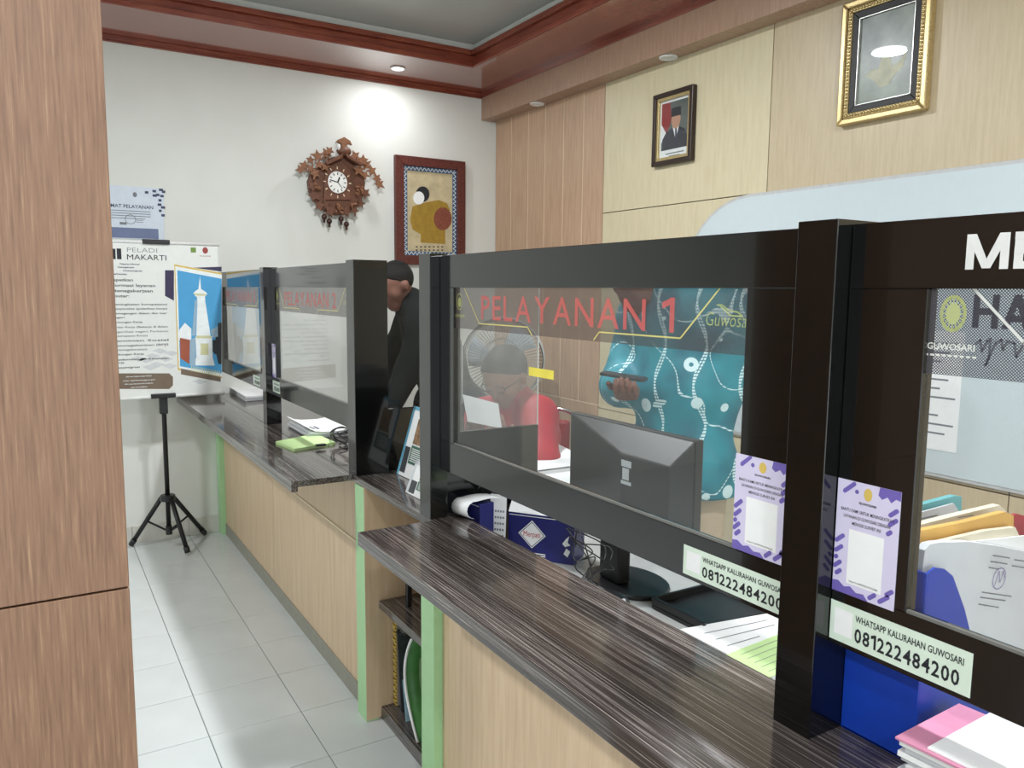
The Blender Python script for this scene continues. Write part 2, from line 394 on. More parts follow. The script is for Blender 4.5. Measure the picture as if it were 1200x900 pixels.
def downlight(x, y, z, lit, label, group=None):
    t = thing('downlight', label, 'lamp', (x, y, z), group)
    MB().tube([(x+.042*math.cos(a), y+.042*math.sin(a), z-.003) for a in [2*math.pi*i/28 for i in range(28)]], .006, 8, True).build('ring', 'white_plastic', t, smooth=True)
    MB().cyl((x, y, z-.004), (0, 0, 1), .041, .0035, 28).build('diffuser', 'lamp_glow' if lit else 'white_plastic', t)
    if lit:
        l = area('downlight_beam', (x, y, z-.012), .09, 4.0); l.data.spread = 3.1; adopt(l, t); l['kind'] = 'structure'
    return t
downlight(2.042, 4.768, ZS, True, 'glowing round downlight in the red-brown ceiling border near the clock')
downlight(2.853, 4.404, 2.715, False, 'unlit white round downlight above the narrow wood strips', 'unlit downlights under the beam')
downlight(2.862, 3.186, 2.715, False, 'unlit white round downlight above the framed portrait', 'unlit downlights under the beam')
for i, (x, y) in enumerate(LAMP_SPOTS):
    t = thing('ceiling_lamp', 'round white glowing lamp mounted on the grey ceiling', 'lamp', (x, y, CEIL_Z), 'round ceiling lamps')
    MB().cyl((x, y, CEIL_Z-.05), (0, 0, 1), .11, .05, 32).build('housing', 'white_plastic', t, .01)
    MB().cyl((x, y, CEIL_Z-.056), (0, 0, 1), .095, .005, 32).build('diffuser', 'lamp_glow', t)
    l = area('lamp_light', (x, y, CEIL_Z-.062), .19, 46.0); adopt(l, t)

# wood-clad pillar beside the camera
CY = 1.2; CX = .0975
col = thing('pillar', 'tall square pillar clad in brown streaked wood laminate', 'pillar', (-.4, CY+.2, 0))
boxo('core', 'joint_dark', (-.93, CX-.012, CY+.012, CY+.42, 0, ZS), col)
for nm, z0, z1 in (('lower_panel', 0, 1.0875), ('upper_panel', 1.0905, ZS)):
    MB().box(-.95, CX, CY, CY+.012, z0, z1).box(CX-.012, CX, CY+.012, CY+.43, z0, z1).build(nm, 'column_wood', col, .001)

# ================================================================== things on the back wall
def CP(cx, cy): p = ony(340+cx/7.5, 155+cy/7.5, YB-.03); return (p[0], p[2])
plain('carved_brown', (104, 64, 44), .5, var=.25, scale=60); plain('carved_light', (134, 90, 62), .45, var=.2, scale=80)
plain('clock_face', (236, 236, 232), .4); plain('bell_dark', (58, 30, 22), .25)
ck = thing('cuckoo_clock', 'carved brown wooden cuckoo clock with leaves, grapes and white dial', 'clock', (1.73, YB, 1.95))
FB = F_Y(0, YB, 0)
body = [CP(*p) for p in [(155,430),(168,520),(205,590),(240,640),(300,690),(400,730),(480,725),(560,680),(610,620),(640,550),(655,450),(640,360),(560,290),(455,215),(380,215),(300,270),(230,320),(180,360)]]
MB().prism(body, FB, 0, .045).build('back_board', 'carved_brown', ck, .006)
inner = [CP(*p) for p in [(290,420),(285,600),(520,600),(530,420),(520,330),(430,250),(310,300)]]
MB().prism(inner, FB, .045, .058).build('case_front', 'carved_brown', ck, .004)
roof = MB(); roof.prism([CP(*p) for p in [(455,195),(470,235),(600,310),(620,290)]], FB, .03, .10).prism([CP(*p) for p in [(440,195),(430,240),(300,300),(280,280)]], FB, .03, .10)
roof.build('roof', 'carved_brown', ck, .004)
def leaf(mb, c, s, rot, n0):
    pts = []
    for k in range(10):
        a = rot+math.pi*2*k/10; r = s*(1.0 if k % 2 == 0 else .5)*(1.25 if k == 0 else 1)
        pts.append((c[0]+r*math.cos(a), c[1]+r*math.sin(a)))
    mb.prism(pts, FB, n0, n0+.01)
rnd = random.Random(3)
for grp, nm in (([(80,330),(115,300),(165,250),(170,330),(225,215),(235,290),(300,190),(330,170),(290,310),(200,370)], 'leaf_spray'), ([(555,215),(620,255),(650,290),(640,380),(700,345),(745,410),(765,460),(580,340)], 'leaf_spray'), ([(180,480),(195,560),(240,650),(300,640),(340,700),(480,700),(545,690),(610,630),(640,540)], 'leaf_wreath')):
    mb = MB()
    for q in grp: leaf(mb, CP(*q), .03+.012*rnd.random(), rnd.random()*6.28, .05+.02*rnd.random())
    mb.build(nm, 'carved_light' if nm == 'leaf_spray' else 'carved_brown', ck, .002)
for q, k in (((295,230),9), ((585,280),12), ((222,490),12), ((585,520),12), ((415,675),12), ((540,630),7)):
    c = CP(*q); mb = MB()
    for i in range(k): mb.ball((c[0]+rnd.uniform(-.022, .022), YB-.072-rnd.random()*.012, c[1]+rnd.uniform(-.026, .026)), .0085, 8, 5)
    mb.build('grapes', 'carved_light', ck, smooth=True)
c = CP(455, 175); mb = MB(); mb.ball((c[0], YB-.07, c[1]), .05, 16, 8, (1, .6, .62)); mb.build('nest', 'carved_brown', ck, smooth=True)
MB().prism([CP(*p) for p in [(432,165),(480,165),(475,120),(500,115),(522,125),(505,85),(455,52),(400,75),(378,105),(398,100),(430,115)]], FB, .055, .085).build('finial', 'carved_light', ck, .004)
b = CP(400, 140); MB().ball((b[0], YB-.085, b[1]), .016, 10, 6, (.8, .8, 1.3)).build('bird', 'white_plastic', ck, smooth=True)
c = CP(403, 445)
dial = MB().prism(oval(c[0], c[1], .064, .069), FB, .058, .064).build('dial', 'clock_face', ck, .002)
tk = MB()
for k in range(12):
    a = k*math.pi/6; line(tk, FB, [(c[0]+.044*math.sin(a), c[1]+.048*math.cos(a)), (c[0]+.055*math.sin(a), c[1]+.06*math.cos(a))], .006, .0646)
line(tk, FB, [c, (c[0]-.05, c[1]+.012)], .006, .0652); line(tk, FB, [c, (c[0]+.03, c[1]-.035)], .004, .0652); line(tk, FB, [c, (c[0]+.012, c[1]+.03)], .01, .0652)
tk.build('hands', 'ink', dial)
for k in range(12):
    st = MB(); a = k*math.pi/6; line(st, FB, [(c[0]+.078*math.sin(a), c[1]+.084*math.cos(a)), (c[0]+.09*math.sin(a), c[1]+.097*math.cos(a))], .006, .0592)
    st.build('hour_stud', 'inlay_cream', ck)
for q in ((292,745),(337,785),(440,765),(487,810)):
    p = CP(*q); mb = MB(); y = YB-.045
    mb.ball((p[0], y, p[1]), .018, 14, 8); mb.cyl((p[0], y, p[1]-.036), (0, 0, 1), .008, .02, 12); mb.tube([(p[0], y, p[1]+.01), (p[0], y, p[1]+.07)], .002, 6)
    mb.build('pine_weight', 'bell_dark', ck, smooth=True)

# wayang-style painting: plain stand-in shapes in the same colours
plain('frame_carved', (92, 42, 34), .5, var=.35, scale=90); plain('parchment', (196, 182, 146), .6, var=.14, scale=18)
plain('border_blue', (54, 96, 132), .5); plain('ochre', (160, 128, 44), .6, var=.12); plain('dark_red_print', (130, 70, 52), .6, var=.3, scale=120)
fu0, fu1, fv0, fv1 = 2.127, 2.656, 1.688, 2.412
wp = thing('framed_painting', 'framed ochre painting on parchment in a carved dark red wooden frame', 'picture', (2.39, YB, 1.69))
def frame_rails(parent, fr, u0, v0, u1, v1, w, n0, n1, mat, bevel=.003, name='frame_rail'):
    for a in (((u0,v0),(u1,v0),(u1-w,v0+w),(u0+w,v0+w)), ((u1,v0),(u1,v1),(u1-w,v1-w),(u1-w,v0+w)), ((u1,v1),(u0,v1),(u0+w,v1-w),(u1-w,v1-w)), ((u0,v1),(u0,v0),(u0+w,v0+w),(u0+w,v1-w))):
        MB().prism(list(a), fr, n0, n1).build(name, mat, parent, bevel)
frame_rails(wp, FB, fu0, fv0, fu1, fv1, .062, 0, .035, 'frame_carved')
MB().prism([(fu0+.05,fv0+.05),(fu1-.05,fv0+.05),(fu1-.05,fv1-.05),(fu0+.05,fv1-.05)], FB, .004, .012).build('canvas', 'parchment', wp)
frame_rails(wp, FB, fu0+.062, fv0+.062, fu1-.062, fv1-.062, .03, .012, .016, 'border_blue', 0, 'border')
br = MB(); a0, b0, a1, b1 = fu0+.077, fv0+.077, fu1-.077, fv1-.077
def zig(p, q, k):
    pts = []
    for i in range(k+1):
        t = i/k; d = np.array(q)-np.array(p); nn = np.array([-d[1], d[0]])/np.linalg.norm(d)*.011*(1 if i % 2 else -1)
        pts.append(tuple(np.array(p)+d*t+nn))
    return pts
for p, q, k in (((a0,b0),(a1,b0),26), ((a1,b0),(a1,b1),40), ((a1,b1),(a0,b1),26), ((a0,b1),(a0,b0),40)): line(br, FB, zig(p, q, k), .005, .0164)
br.build('border_braid', 'white_plastic', wp)
def WP(cx, cy): p = ony(330+cx/5.217, 150+cy/5.217, YB-.012); return (p[0], p[2])
bl = MB(); poly(bl, FB, [WP(*p) for p in [(800,480),(880,455),(960,440),(1010,460),(1030,500),(1000,560),(1000,640),(1000,710),(850,700),(850,650),(800,620),(785,560)]], .0125)
bl.build('figure_shape', 'ochre', wp)
b2 = MB(); poly(b2, FB, [WP(*p) for p in oval(985, 555, 55, 70)], .0129); b2.build('cloth_shape', 'dark_red_print', wp)
b3 = MB()
for yy in (725, 745): 
    for xx in range(820, 1000, 26): rect(b3, FB, *WP(xx, yy+5), *WP(xx+12, yy-2), .0126)
tag(b3.build('caption_marks', 'ink', wp), kind='stuff')
b4 = MB(); poly(b4, FB, [WP(*p) for p in oval(862, 405, 42, 48)], .0131); b4.build('dark_shape', 'ink', wp)
b5 = MB(); poly(b5, FB, [WP(*p) for p in oval(838, 428, 34, 40)], .0134); b5.build('pale_shape', 'white_paper', wp)

# service declaration sheet on the wall
plain('sheet_pale', (206, 216, 228), .5, var=.03); plain('sheet_blue', (104, 116, 150), .5); plain('print_navy', (62, 68, 98), .6)
def MP(cx, cy): p = ony(120+cx/6.92, 210+cy/6.92, YB-.004); return (p[0], p[2])
mk = thing('wall_notice', 'pale blue service notice with checkered corner pinned to the cream wall', 'poster', (.45, YB, 1.79))
su0, sv0, su1, sv1 = .10, 1.79, .683, 2.085
MB().prism([(su0,sv0),(su1,sv0),(su1+.008,sv1),(su0,sv1)], FB, 0, .004).build('sheet', 'sheet_pale', mk)
b = MB(); rect(b, FB, su0, sv0+.004, su1-.03, sv0+.062, .0045); b.build('footer_band', 'sheet_blue', mk)
b = MB(); put_text(b, 'MAKLUMAT PELAYANAN', FB, .318, MP(0, 218)[1]-.002, MP(402, 0)[0], h=.02, bold=.015, n=.0046); b.build('heading', 'print_navy', mk)
b = MB()
for i in range(4): rect(b, FB, .40, 1.945-.014*i, .615-.03*(i == 3), 1.949-.014*i, .0046)
for yy in (1.895, 1.885): rect(b, FB, .535, yy, .575, yy+.003, .0046)
line(b, FB, oval(.508, 1.9, .027, .026, 18), .003, .0046, closed=True); rect(b, FB, .452, 1.868, .488, 1.882, .0047)
poly(b, FB, oval(.537, 2.04, .011, .014), .0046)
tag(b.build('body_print', 'ink_grey', mk), kind='stuff')
b = MB()
for (u, v) in [(.59,2.05),(.63,2.06),(.665,2.07),(.648,2.04),(.63,2.035),(.67,2.035),(.66,2.01),(.655,1.985),(.672,1.97),(.66,1.95),(.68,2.06),(.672,1.925)]: rect(b, FB, u, v, u+.014+.012*rnd.random(), v+.014, .0046)
tag(b.build('corner_squares', 'print_navy', mk), kind='stuff')

# banner on tripod stand
plain('banner_vinyl', (226, 228, 224), .4, var=.02); plain('sky_print', (74, 158, 208), .5, var=.06, scale=6); plain('tower_print', (232, 238, 238), .5)
plain('print_shadow', (150, 178, 196), .5); plain('brown_print', (116, 100, 84), .5); plain('purple_print', (52, 44, 78), .5); plain('brick_print', (160, 86, 62), .6); plain('lantern_print', (40, 44, 48), .5); plain('tower_cream', (206, 206, 160), .5); plain('print_pale_grey', (204, 208, 208), .5)
YBN = 4.80
FN = F_Y(0, YBN, 0)
def BP(x, y): p = ony(x, y, YBN); return (p[0], p[2])
bn = thing('banner', 'hanging vinyl service banner with a white tower on blue sky', 'banner', (.61, YBN, .9))
bu0, bu1, bv0, bv1 = .285, BP(256.5, 400)[0], .905, 1.755
bu1 = .932
MB().box(bu0, bu1, YBN, YBN+.0015, bv0, bv1).build('sheet', 'banner_vinyl', bn)
for z in (bv1+.006, bv0-.004): MB().cyl((bu0-.01, YBN+.001, z), (1, 0, 0), .009, bu1-bu0+.02, 10).build('rod', 'white_plastic', bn, smooth=True)
def BR(a): return [BP(120+x/6, 320+y/6) for x, y in a]
# tower picture, 6x crop coordinates measured at (120,320)
gp = MB(); poly(gp, FN, BR([(505,-62),(840,0),(840,740),(530,680)]) , .0004); gp.build('picture_border', 'gold_paint', bn)
gp = MB(); poly(gp, FN, BR([(512,-48),(840,12),(840,728),(538,668)]), .0006); gp.build('picture_mount', 'tower_print', bn)
sk = MB(); poly(sk, FN, BR([(526,-20),(838,40),(838,706),(546,655)]), .0008); pic = sk.build('picture_sky', 'sky_print', bn)
tw = MB(); poly(tw, FN, BR([(668,190),(722,190),(760,440),(660,440)]), .001); poly(tw, FN, BR([(640,140),(655,125),(675,112),(686,20),(694,112),(720,128),(738,145),(722,165),(655,165)]), .001)
poly(tw, FN, BR([(664,165),(720,165),(724,190),(666,190)]), .001); poly(tw, FN, BR([(655,445),(770,445),(775,590),(790,650),(640,650),(660,590)]), .001)
poly(tw, FN, BR([(540,400),(580,350),(625,390),(625,470),(540,470)]), .0009)
tw.build('tower', 'tower_print', pic)
tw = MB(); poly(tw, FN, BR([(660,440),(760,440),(770,458),(655,458)]), .0012); tw.build('tower_moulding', 'tower_cream', pic); tw = MB(); poly(tw, FN, BR([(690,495),(745,495),(745,575),(690,575)]), .0012); tw.build('tower_panel', 'tower_cream', pic); tw = MB(); poly(tw, FN, BR([(640,142),(738,148),(722,160),(655,158)]), .0012); tw.build('tower_moulding', 'tower_cream', pic)
tw = MB(); poly(tw, FN, BR([(650,190),(666,190),(655,440),(630,440)]), .0011); poly(tw, FN, BR([(615,470),(655,450),(655,650),(615,650)]), .0011); poly(tw, FN, BR([(760,400),(838,360),(838,460),(770,450)]), .0009); tw.build('tower_shade', 'print_shadow', pic)
tw = MB(); poly(tw, FN, BR([(545,455),(615,470),(612,640),(548,600)]), .001); tw.build('brick_wall', 'brick_print', pic)
tw = MB(); poly(tw, FN, BR([(775,470),(838,470),(838,570),(790,570),(775,550)]), .0014); poly(tw, FN, BR([(795,450),(838,440),(838,470),(795,470)]), .0014); poly(tw, FN, BR([(812,350),(838,350),(838,445),(812,445)]), .0014); poly(tw, FN, BR([(800,570),(838,570),(838,640),(815,640)]), .0014); tw.build('lantern', 'lantern_print', pic)
fe = MB()
for i in range(14):
    x = 625+i*15; poly(fe, FN, BR([(x,650+i*3),(x+6,650+i*3),(x+6,690+i*3),(x,690+i*3)]), .0013)
fe.build('fence', 'tower_cream', pic)
pp = MB(); poly(pp, FN, BR([(440,-20),(503,-20),(503,195),(440,160)]), .0005); pp.build('purple_block', 'purple_print', bn)
pp = MB(); poly(pp, FN, BR([(640,-38),(838,-45),(838,-10)]), .0003); pp.build('purple_block', 'purple_print', bn)
pp = MB(); poly(pp, FN, BR([(552,670),(832,730),(832,765),(552,712)]), .0005); pp.build('gold_bar', 'brown_print', bn)
pk = MB()
for (x, y) in [(400,545),(480,560),(350,580),(440,600),(300,610),(380,640),(470,650),(250,600),(330,660),(600,700),(680,760)]: poly(pk, FN, BR([(x-50,y),(x,y-16),(x+60,y+2),(x+8,y+24)]), .0003)
pk.build('pale_blocks', 'print_pale_grey', bn)
cap = MB(); a = BR([(20,705),(470,705),(496,730),(496,790),(470,815),(20,815)]); poly(cap, FN, a, .0005); cap.build('brown_capsule', 'brown_print', bn)
tx = MB()
def BL(s, x1, y, h, x0=None, bold=.0, mb=tx):
    """a line of banner text whose right end is at crop x1 and baseline at crop y"""
    p = BP(120+x1/6, 320+y/6); q = BP(120+x1/6, 320+(y-h)/6)
    if x0 is None: put_text(mb, s, FN, p[0], p[1], h=q[1]-p[1], n=.0007, bold=bold, align='r')
    else: put_text(mb, s, FN, BP(120+x0/6, 320+y/6)[0], p[1], p[0], h=q[1]-p[1], n=.0007, bold=bold)
BL('MAKARTI', 450, -88, 39, 174, 0)
for s, x1, y, h, b in (('Dapatkan', 215, 58, 21, .03), ('informasi layanan', 372, 98, 21, .03), ('ketenagakerjaan', 355, 135, 21, .03), ('seputar:', 190, 170, 21, .03),
    ('Peningkatan kompetensi', 455, 226, 14, .025), ('masyarakat (pelatihan kerja)', 455, 256, 14, .02), ('Pemagangan dalam dan luar', 455, 288, 14, .025), ('negeri', 155, 318, 14, .025), ('Lowongan Kerja', 282, 350, 14, .025),
    ('Antar Kerja (Bekerja di dalam', 460, 382, 14, .01), ('negeri/luar negeri, Perluasan', 462, 414, 14, 0), ('Kesempatan Kerja)', 318, 445, 14, 0), ('Jaminan Sosial', 465, 476, 14, .025), ('Ketenagakerjaan (BPJS', 465, 508, 14, .015), ('Ketenagakerjaan)', 315, 541, 14, 0), ('Hubungan Kerja', 292, 574, 14, .025), ('Keselamatan dan Kesehatan', 466, 604, 14, .025), ('Kerja', 155, 635, 14, .025), ('Transmigrasi', 262, 666, 14, .025)):
    BL(s, x1, y, h, 40 if h > 20 else 72, b*.4)
tag(tx.build('lettering', 'ink', bn), kind='stuff')
t2x = MB(); BL('PELADI', 385, -142, 33, 174, -.012, t2x)
for s, x1, y in (('Pelayanan Informasi', 175, -100+95), ('Ketenagakerjaan', 150, 12-5), ('& Ketransmigrasian', 190, 20), ('Di Kalurahan', 130, 34)): pass
t2x.build('lettering_thin', 'ink_grey', bn)
t3x = MB()
for s, x1, y in (('Pelayanan Informasi', 301, 696), ('Ketenagakerjaan', 258, 721), ('& Ketransmigrasian', 325, 750), ('Desa/Kelurahan', 198, 776)):
    p = BP(120+x1/6.92, 210+y/6.92); put_text(t3x, s, FN, p[0], p[1], h=.009, n=.0007, bold=.02, align='r')
t3x.build('lettering_blue', 'print_navy', bn)
t4 = MB()
for s, y in (('Informasi layanan dapat diakses', 728), ('melalui : https://disnakerjogjaprov.go.id', 756), ('Klik menu kalurahan lalu masuk ke', 780), ('menu Peladi Makarti', 804)):
    p = BP(120+285/6, 320+y/6); put_text(t4, s, FN, p[0]-.02, p[1], h=.0075, n=.0009, bold=.015, align='c')
t4.build('lettering_white', 'tower_print', bn)
lg = MB(); p = BP(226.5, 293); rect(lg, FN, p[0]-.014, p[1]-.014, p[0]+.014, p[1]+.014, .0006); lg.build('green_logo', plain('logo_green', (108, 140, 60), .5), bn)
lg = MB(); p = BP(240.5, 293.5); poly(lg, FN, oval(p[0], p[1], .015, .018), .0006); put_text(lg, 'NAKER', FN, p[0]-.03, p[1]-.035, p[0]+.03, h=.007, n=.0006); lg.build('red_logo', plain('logo_red', (150, 62, 56), .5), bn)
lg = MB(); p = BP(134, 298); rect(lg, FN, p[0]-.012, p[1]-.026, p[0]+.006, p[1]+.03, .0006); rect(lg, FN, p[0]+.012, p[1]-.026, p[0]+.034, p[1]+.032, .0006); lg.build('mark', 'ink', bn)

ts = thing('banner_stand', 'black tripod banner stand with telescopic pole and clamps', 'stand', (.625, 4.83, 0))
px, py = .625, 4.825
MB().tube([(px-.012, py, .10), (px-.012, py, .93), (px-.012, py, 1.78)], [.013, .013, .010], 12).build('pole', 'dark_metal', ts, smooth=True)
MB().cyl((px-.012, py, .09), (0, 0, 1), .018, .05, 14).build('foot_collar', 'black_plastic', ts)
MB().cyl((px-.012, py, .29), (0, 0, 1), .042, .035, 16).build('hub', 'black_plastic', ts, .005)
MB().box(px-.035, px+.008, py-.02, py+.02, .80, .90).build('clamp_block', 'black_plastic', ts, .004)
for z, a, b in ((.893, .545, .675), (1.752, .537, .676)): MB().box(a, b, YBN-.014, YBN+.02, z, z+.026).build('clamp', 'black_plastic', ts, .004)
for fx, fy in ((.425, 4.97), (.685, 4.66), (.835, 4.985)):
    h = np.array([px-.012, py, .31]); ft = np.array([fx, fy, .018]); d = ft-h; d[2] = 0; d /= np.linalg.norm(d); top = h+d*.035
    lg = MB().tube([top, ft], .013, 10).build('leg', 'dark_metal', ts, smooth=True)
    MB().tube([ft+(top-ft)*.10, ft+(ft-top)*.01], [.017, .016], 10).build('rubber_foot', 'black_plastic', lg, smooth=True)
    mid = top+(ft-top)*.5; MB().tube([mid, (px-.012+d[0]*.02, py+d[1]*.02, .115)], .006, 8).build('brace', 'dark_metal', ts, smooth=True)

# ================================================================== things on the office wall
FR = F_X(XR-.002, 0, 0)        # u = -y
def RP(x, y, X=XR-.01): p = onx(x, y, X); return (-p[1], p[2])
# whiteboard with rounded corners
wb = thing('whiteboard', 'large white marker board with rounded corners on the panelled wall', 'whiteboard', (XR, 1.85, .83))
def rrect(u0, v0, u1, v1, r, k=10):
    pts = []
    for cx, cy, a in ((u1-r, v1-r, 0), (u0+r, v1-r, 90), (u0+r, v0+r, 180), (u1-r, v0+r, 270)):
        for i in range(k+1):
            t = math.radians(a+90*i/k); pts.append((cx+r*math.cos(t), cy+r*math.sin(t)))
    return pts
MB().prism(rrect(-3.08, .825, -.65, 1.976, .44), FR, 0, .012).build('rim', 'grey_plastic', wb, .003)
MB().prism(rrect(-3.065, .84, -.665, 1.961, .43), FR, .012, .0145).build('panel', 'whiteboard', wb)
b = MB(); FW_ = F_X(XR-.0165, 0, 0)
p = RP(1140, 384); q = RP(1140, 345); put_letters(wb, 'HAN', FW_, p[0], p[1], p[0]+.30, q[1]-p[1], 'ink', .0008, block=.17)
b = MB(); 
pts = [RP(*p) for p in [(1143,405),(1150,398),(1152,412),(1158,400),(1162,397),(1160,420),(1156,428),(1168,402),(1175,398),(1176,410),(1182,400),(1190,402),(1192,418),(1200,405)]]
line(b, FW_, pts, .008, .001); b.build('script', 'ink_grey', wb)
pl = thing('taped_list', 'white sheet of printed lines taped to the marker board', 'paper', (XR-.02, 1.68, .9))
p0 = RP(1060, 545, XR-.02); p1 = RP(1130, 400, XR-.02)
MB().prism([(-1.80, .93), (-1.592, .93), (-1.592, 1.38), (-1.80, 1.38)], FR, .0150, .0165).build('sheet', 'white_paper', pl)
b = MB()
for i in range(11):
    if i in (3, 7): continue
    rect(b, FR, -1.79, 1.33-i*.034, -1.61-.03*(i % 3), 1.337-i*.034, .0168)
b.build('printed_lines', 'ink_grey', pl)

# official portrait
plain('portrait_ground', (96, 104, 100), .35, var=.25, scale=6); plain('suit', (34, 38, 52), .4); plain('skin_print', (196, 150, 124), .4); plain('flag_red', (150, 44, 44), .4); plain('frame_dark', (44, 30, 22), .35)
po = thing('framed_portrait', 'framed portrait of a person in dark suit and black cap', 'picture', (XR, 3.175, 2.18))
u0, u1, v0, v1 = -3.323, -3.025, 2.181, 2.552
frame_rails(po, FR, u0, v0, u1, v1, .024, 0, .03, 'frame_dark'); frame_rails(po, FR, u0+.02, v0+.02, u1-.02, v1-.02, .02, .004, .022, 'gold', .002, 'gilt_slip')
MB().prism([(u0+.03,v0+.03),(u1-.03,v0+.03),(u1-.03,v1-.03),(u0+.03,v1-.03)], FR, .003, .008).build('mount', 'white_paper', po)
w, h = u1-u0, v1-v0
def Q(a, b): return (u0+w*a, v0+h*b)
im = MB(); poly(im, FR, [Q(.17,.21), Q(.84,.21), Q(.84,.86), Q(.17,.86)], .0084); img = im.build('print_ground', 'portrait_ground', po)
im = MB(); poly(im, FR, [Q(.17,.45), Q(.30,.40), Q(.42,.62), Q(.38,.86), Q(.17,.86)], .0088); im.build('flag', 'flag_red', img)
im = MB(); poly(im, FR, [Q(.17,.32), Q(.28,.36), Q(.30,.44), Q(.17,.58)], .009); im.build('flag_white', 'white_paper', img)
im = MB(); poly(im, FR, [Q(.2,.21), Q(.2,.36), Q(.3,.46), Q(.45,.5), Q(.62,.5), Q(.76,.45), Q(.82,.36), Q(.82,.21)], .0092); im.build('jacket', 'suit', img)
im = MB(); poly(im, FR, [Q(.46,.51), Q(.62,.51), Q(.56,.36), Q(.53,.36)], .0096); im.build('shirt', 'white_paper', img)
im = MB(); poly(im, FR, [Q(.525,.5), Q(.565,.5), Q(.58,.34), Q(.55,.3), Q(.53,.34)], .0098); im.build('tie', 'purple_print', img)
im = MB(); poly(im, FR, [(a, b) for a, b in oval(*Q(.54,.6), w*.115, h*.12)], .01); im.build('face', 'skin_print', img)
im = MB(); poly(im, FR, [Q(.415,.65), Q(.665,.65), Q(.65,.77), Q(.43,.77)], .0104); im.build('cap', 'ink', img)
im = MB(); line(im, FR, [Q(.3,.155), Q(.75,.155)], .006, .0086); line(im, FR, [Q(.38,.12), Q(.65,.12)], .004, .0086); im.build('caption', 'ink_grey', po)
MB().prism([(u0+.035,v0+.035),(u1-.035,v0+.035),(u1-.035,v1-.035),(u0+.035,v1-.035)], FR, .0125, .0145).build('glazing', 'acrylic', po)

# large gilt framed picture
m, N, L, B_ = new_mat('cloud_print'); B_.inputs['Roughness'].default_value = .3
tc = N.new('ShaderNodeTexCoord'); nz = N.new('ShaderNodeTexNoise'); nz.inputs['Scale'].default_value = 5; nz.inputs['Detail'].default_value = 4; L.new(tc.outputs['Object'], nz.inputs['Vector'])
rp = N.new('ShaderNodeValToRGB'); rp.color_ramp.elements[0].position = .32; rp.color_ramp.elements[1].position = .68
rp.color_ramp.elements[0].color = (*lin((52, 62, 60)), 1); rp.color_ramp.elements[1].color = (*lin((156, 162, 150)), 1); L.new(nz.outputs['Fac'], rp.inputs[0]); L.new(rp.outputs[0], B_.inputs['Base Color'])
plain('pale_print', (190, 186, 158), .4, var=.15, scale=30)
gf = thing('gilt_framed_picture', 'grey clouded picture behind glass in a wide beaded gold frame', 'picture', (XR, 1.98, 2.2))
u0, u1, v0, v1 = -2.178, -1.795, 2.2, 2.684
frame_rails(gf, FR, u0, v0, u1, v1, .026, 0, .034, 'gold', .006); frame_rails(gf, FR, u0+.026, v0+.026, u1-.026, v1-.026, .020, 0, .026, 'gold', .004, 'gilt_step')
frame_rails(gf, FR, u0+.046, v0+.046, u1-.046, v1-.046, .026, 0, .02, 'black_matt', .002, 'black_slip'); frame_rails(gf, FR, u0+.072, v0+.072, u1-.072, v1-.072, .004, 0, .018, 'silver', .001, 'silver_line')
bd = MB()
for (a, b) in [((u0+.036,v0+.036),(u1-.036,v0+.036)), ((u1-.036,v0+.036),(u1-.036,v1-.036)), ((u1-.036,v1-.036),(u0+.036,v1-.036)), ((u0+.036,v1-.036),(u0+.036,v0+.036))]:
    k = int(math.dist(a, b)/.0135)
    for i in range(k):
        t = (i+.5)/k; q = FR(a[0]+(b[0]-a[0])*t, a[1]+(b[1]-a[1])*t, .028); bd.ball(q, .0062, 6, 4)
tag(bd.build('beading', 'gold', gf, smooth=True), kind='stuff')
MB().prism([(u0+.07,v0+.07),(u1-.07,v0+.07),(u1-.07,v1-.07),(u0+.07,v1-.07)], FR, .002, .008).build('print', 'cloud_print', gf)
w, h = u1-u0, v1-v0
im = MB(); poly(im, FR, [Q(.28,.38), Q(.36,.42), Q(.42,.40), Q(.46,.50), Q(.54,.50), Q(.58,.40), Q(.66,.43), Q(.74,.50), Q(.70,.38), Q(.60,.32), Q(.55,.26), Q(.45,.26), Q(.40,.31)], .0085); im.build('pale_shape', 'pale_print', gf)
MB().prism([(u0+.07,v0+.07),(u1-.07,v0+.07),(u1-.07,v1-.07),(u0+.07,v1-.07)], FR, .0105, .0125).build('glazing', 'acrylic', gf)
# ================================================================== service counter
ZT, XF, XP = .869, .93, .958      # worktop height, front of posts, front of panels
far = thing('counter_cabinet', 'pale oak counter cabinet with green posts standing against the cream wall', 'counter', (1.1, 3.8, 0))
for (a, b) in ((4.955, 3.813), (3.810, 2.575)):
    for (z0, z1) in ((.07, .607), (.610, .832)):
        boxo('front_panel', 'oak_front', (XP, XP+.016, b+.0015, a-.0015, z0, z1), far, .001)
boxo('panel_edge', 'inlay_cream', (XP-.004, XP, 2.575, 4.955, .605, .6115), far)
boxo('kick_board', 'kick_grey', (XP-.004, XP+.012, 2.575, 4.955, 0, .07), far)
boxo('green_post', 'green_edge', (XF, XP+.02, 2.49, 2.575, 0, .842), far, .001)
boxo('green_post', 'green_edge', (XF, XP+.02, 4.955, 5.046, 0, .832), far, .001)
boxo('end_panel', 'oak_front', (XF+.0005, 1.26, 2.4895, 2.51, 0.004, .845), far, .001)
boxo('back_panel', 'oak_front', (1.244, 1.26, 2.51, 5.03, .0, .845), far)
near = thing('counter_cabinet', 'pale oak counter cabinet with one green post under the near ledge', 'counter', (1.0, .7, 0))
for (a, b) in ((1.944, .72), (.717, -.60)):
    boxo('front_panel', 'oak_front', (XP, XP+.016, b+.0015, a-.0015, .07, .832), near, .001)
boxo('kick_board', 'kick_grey', (XP-.004, XP+.012, -.6, 1.944, 0, .07), near)
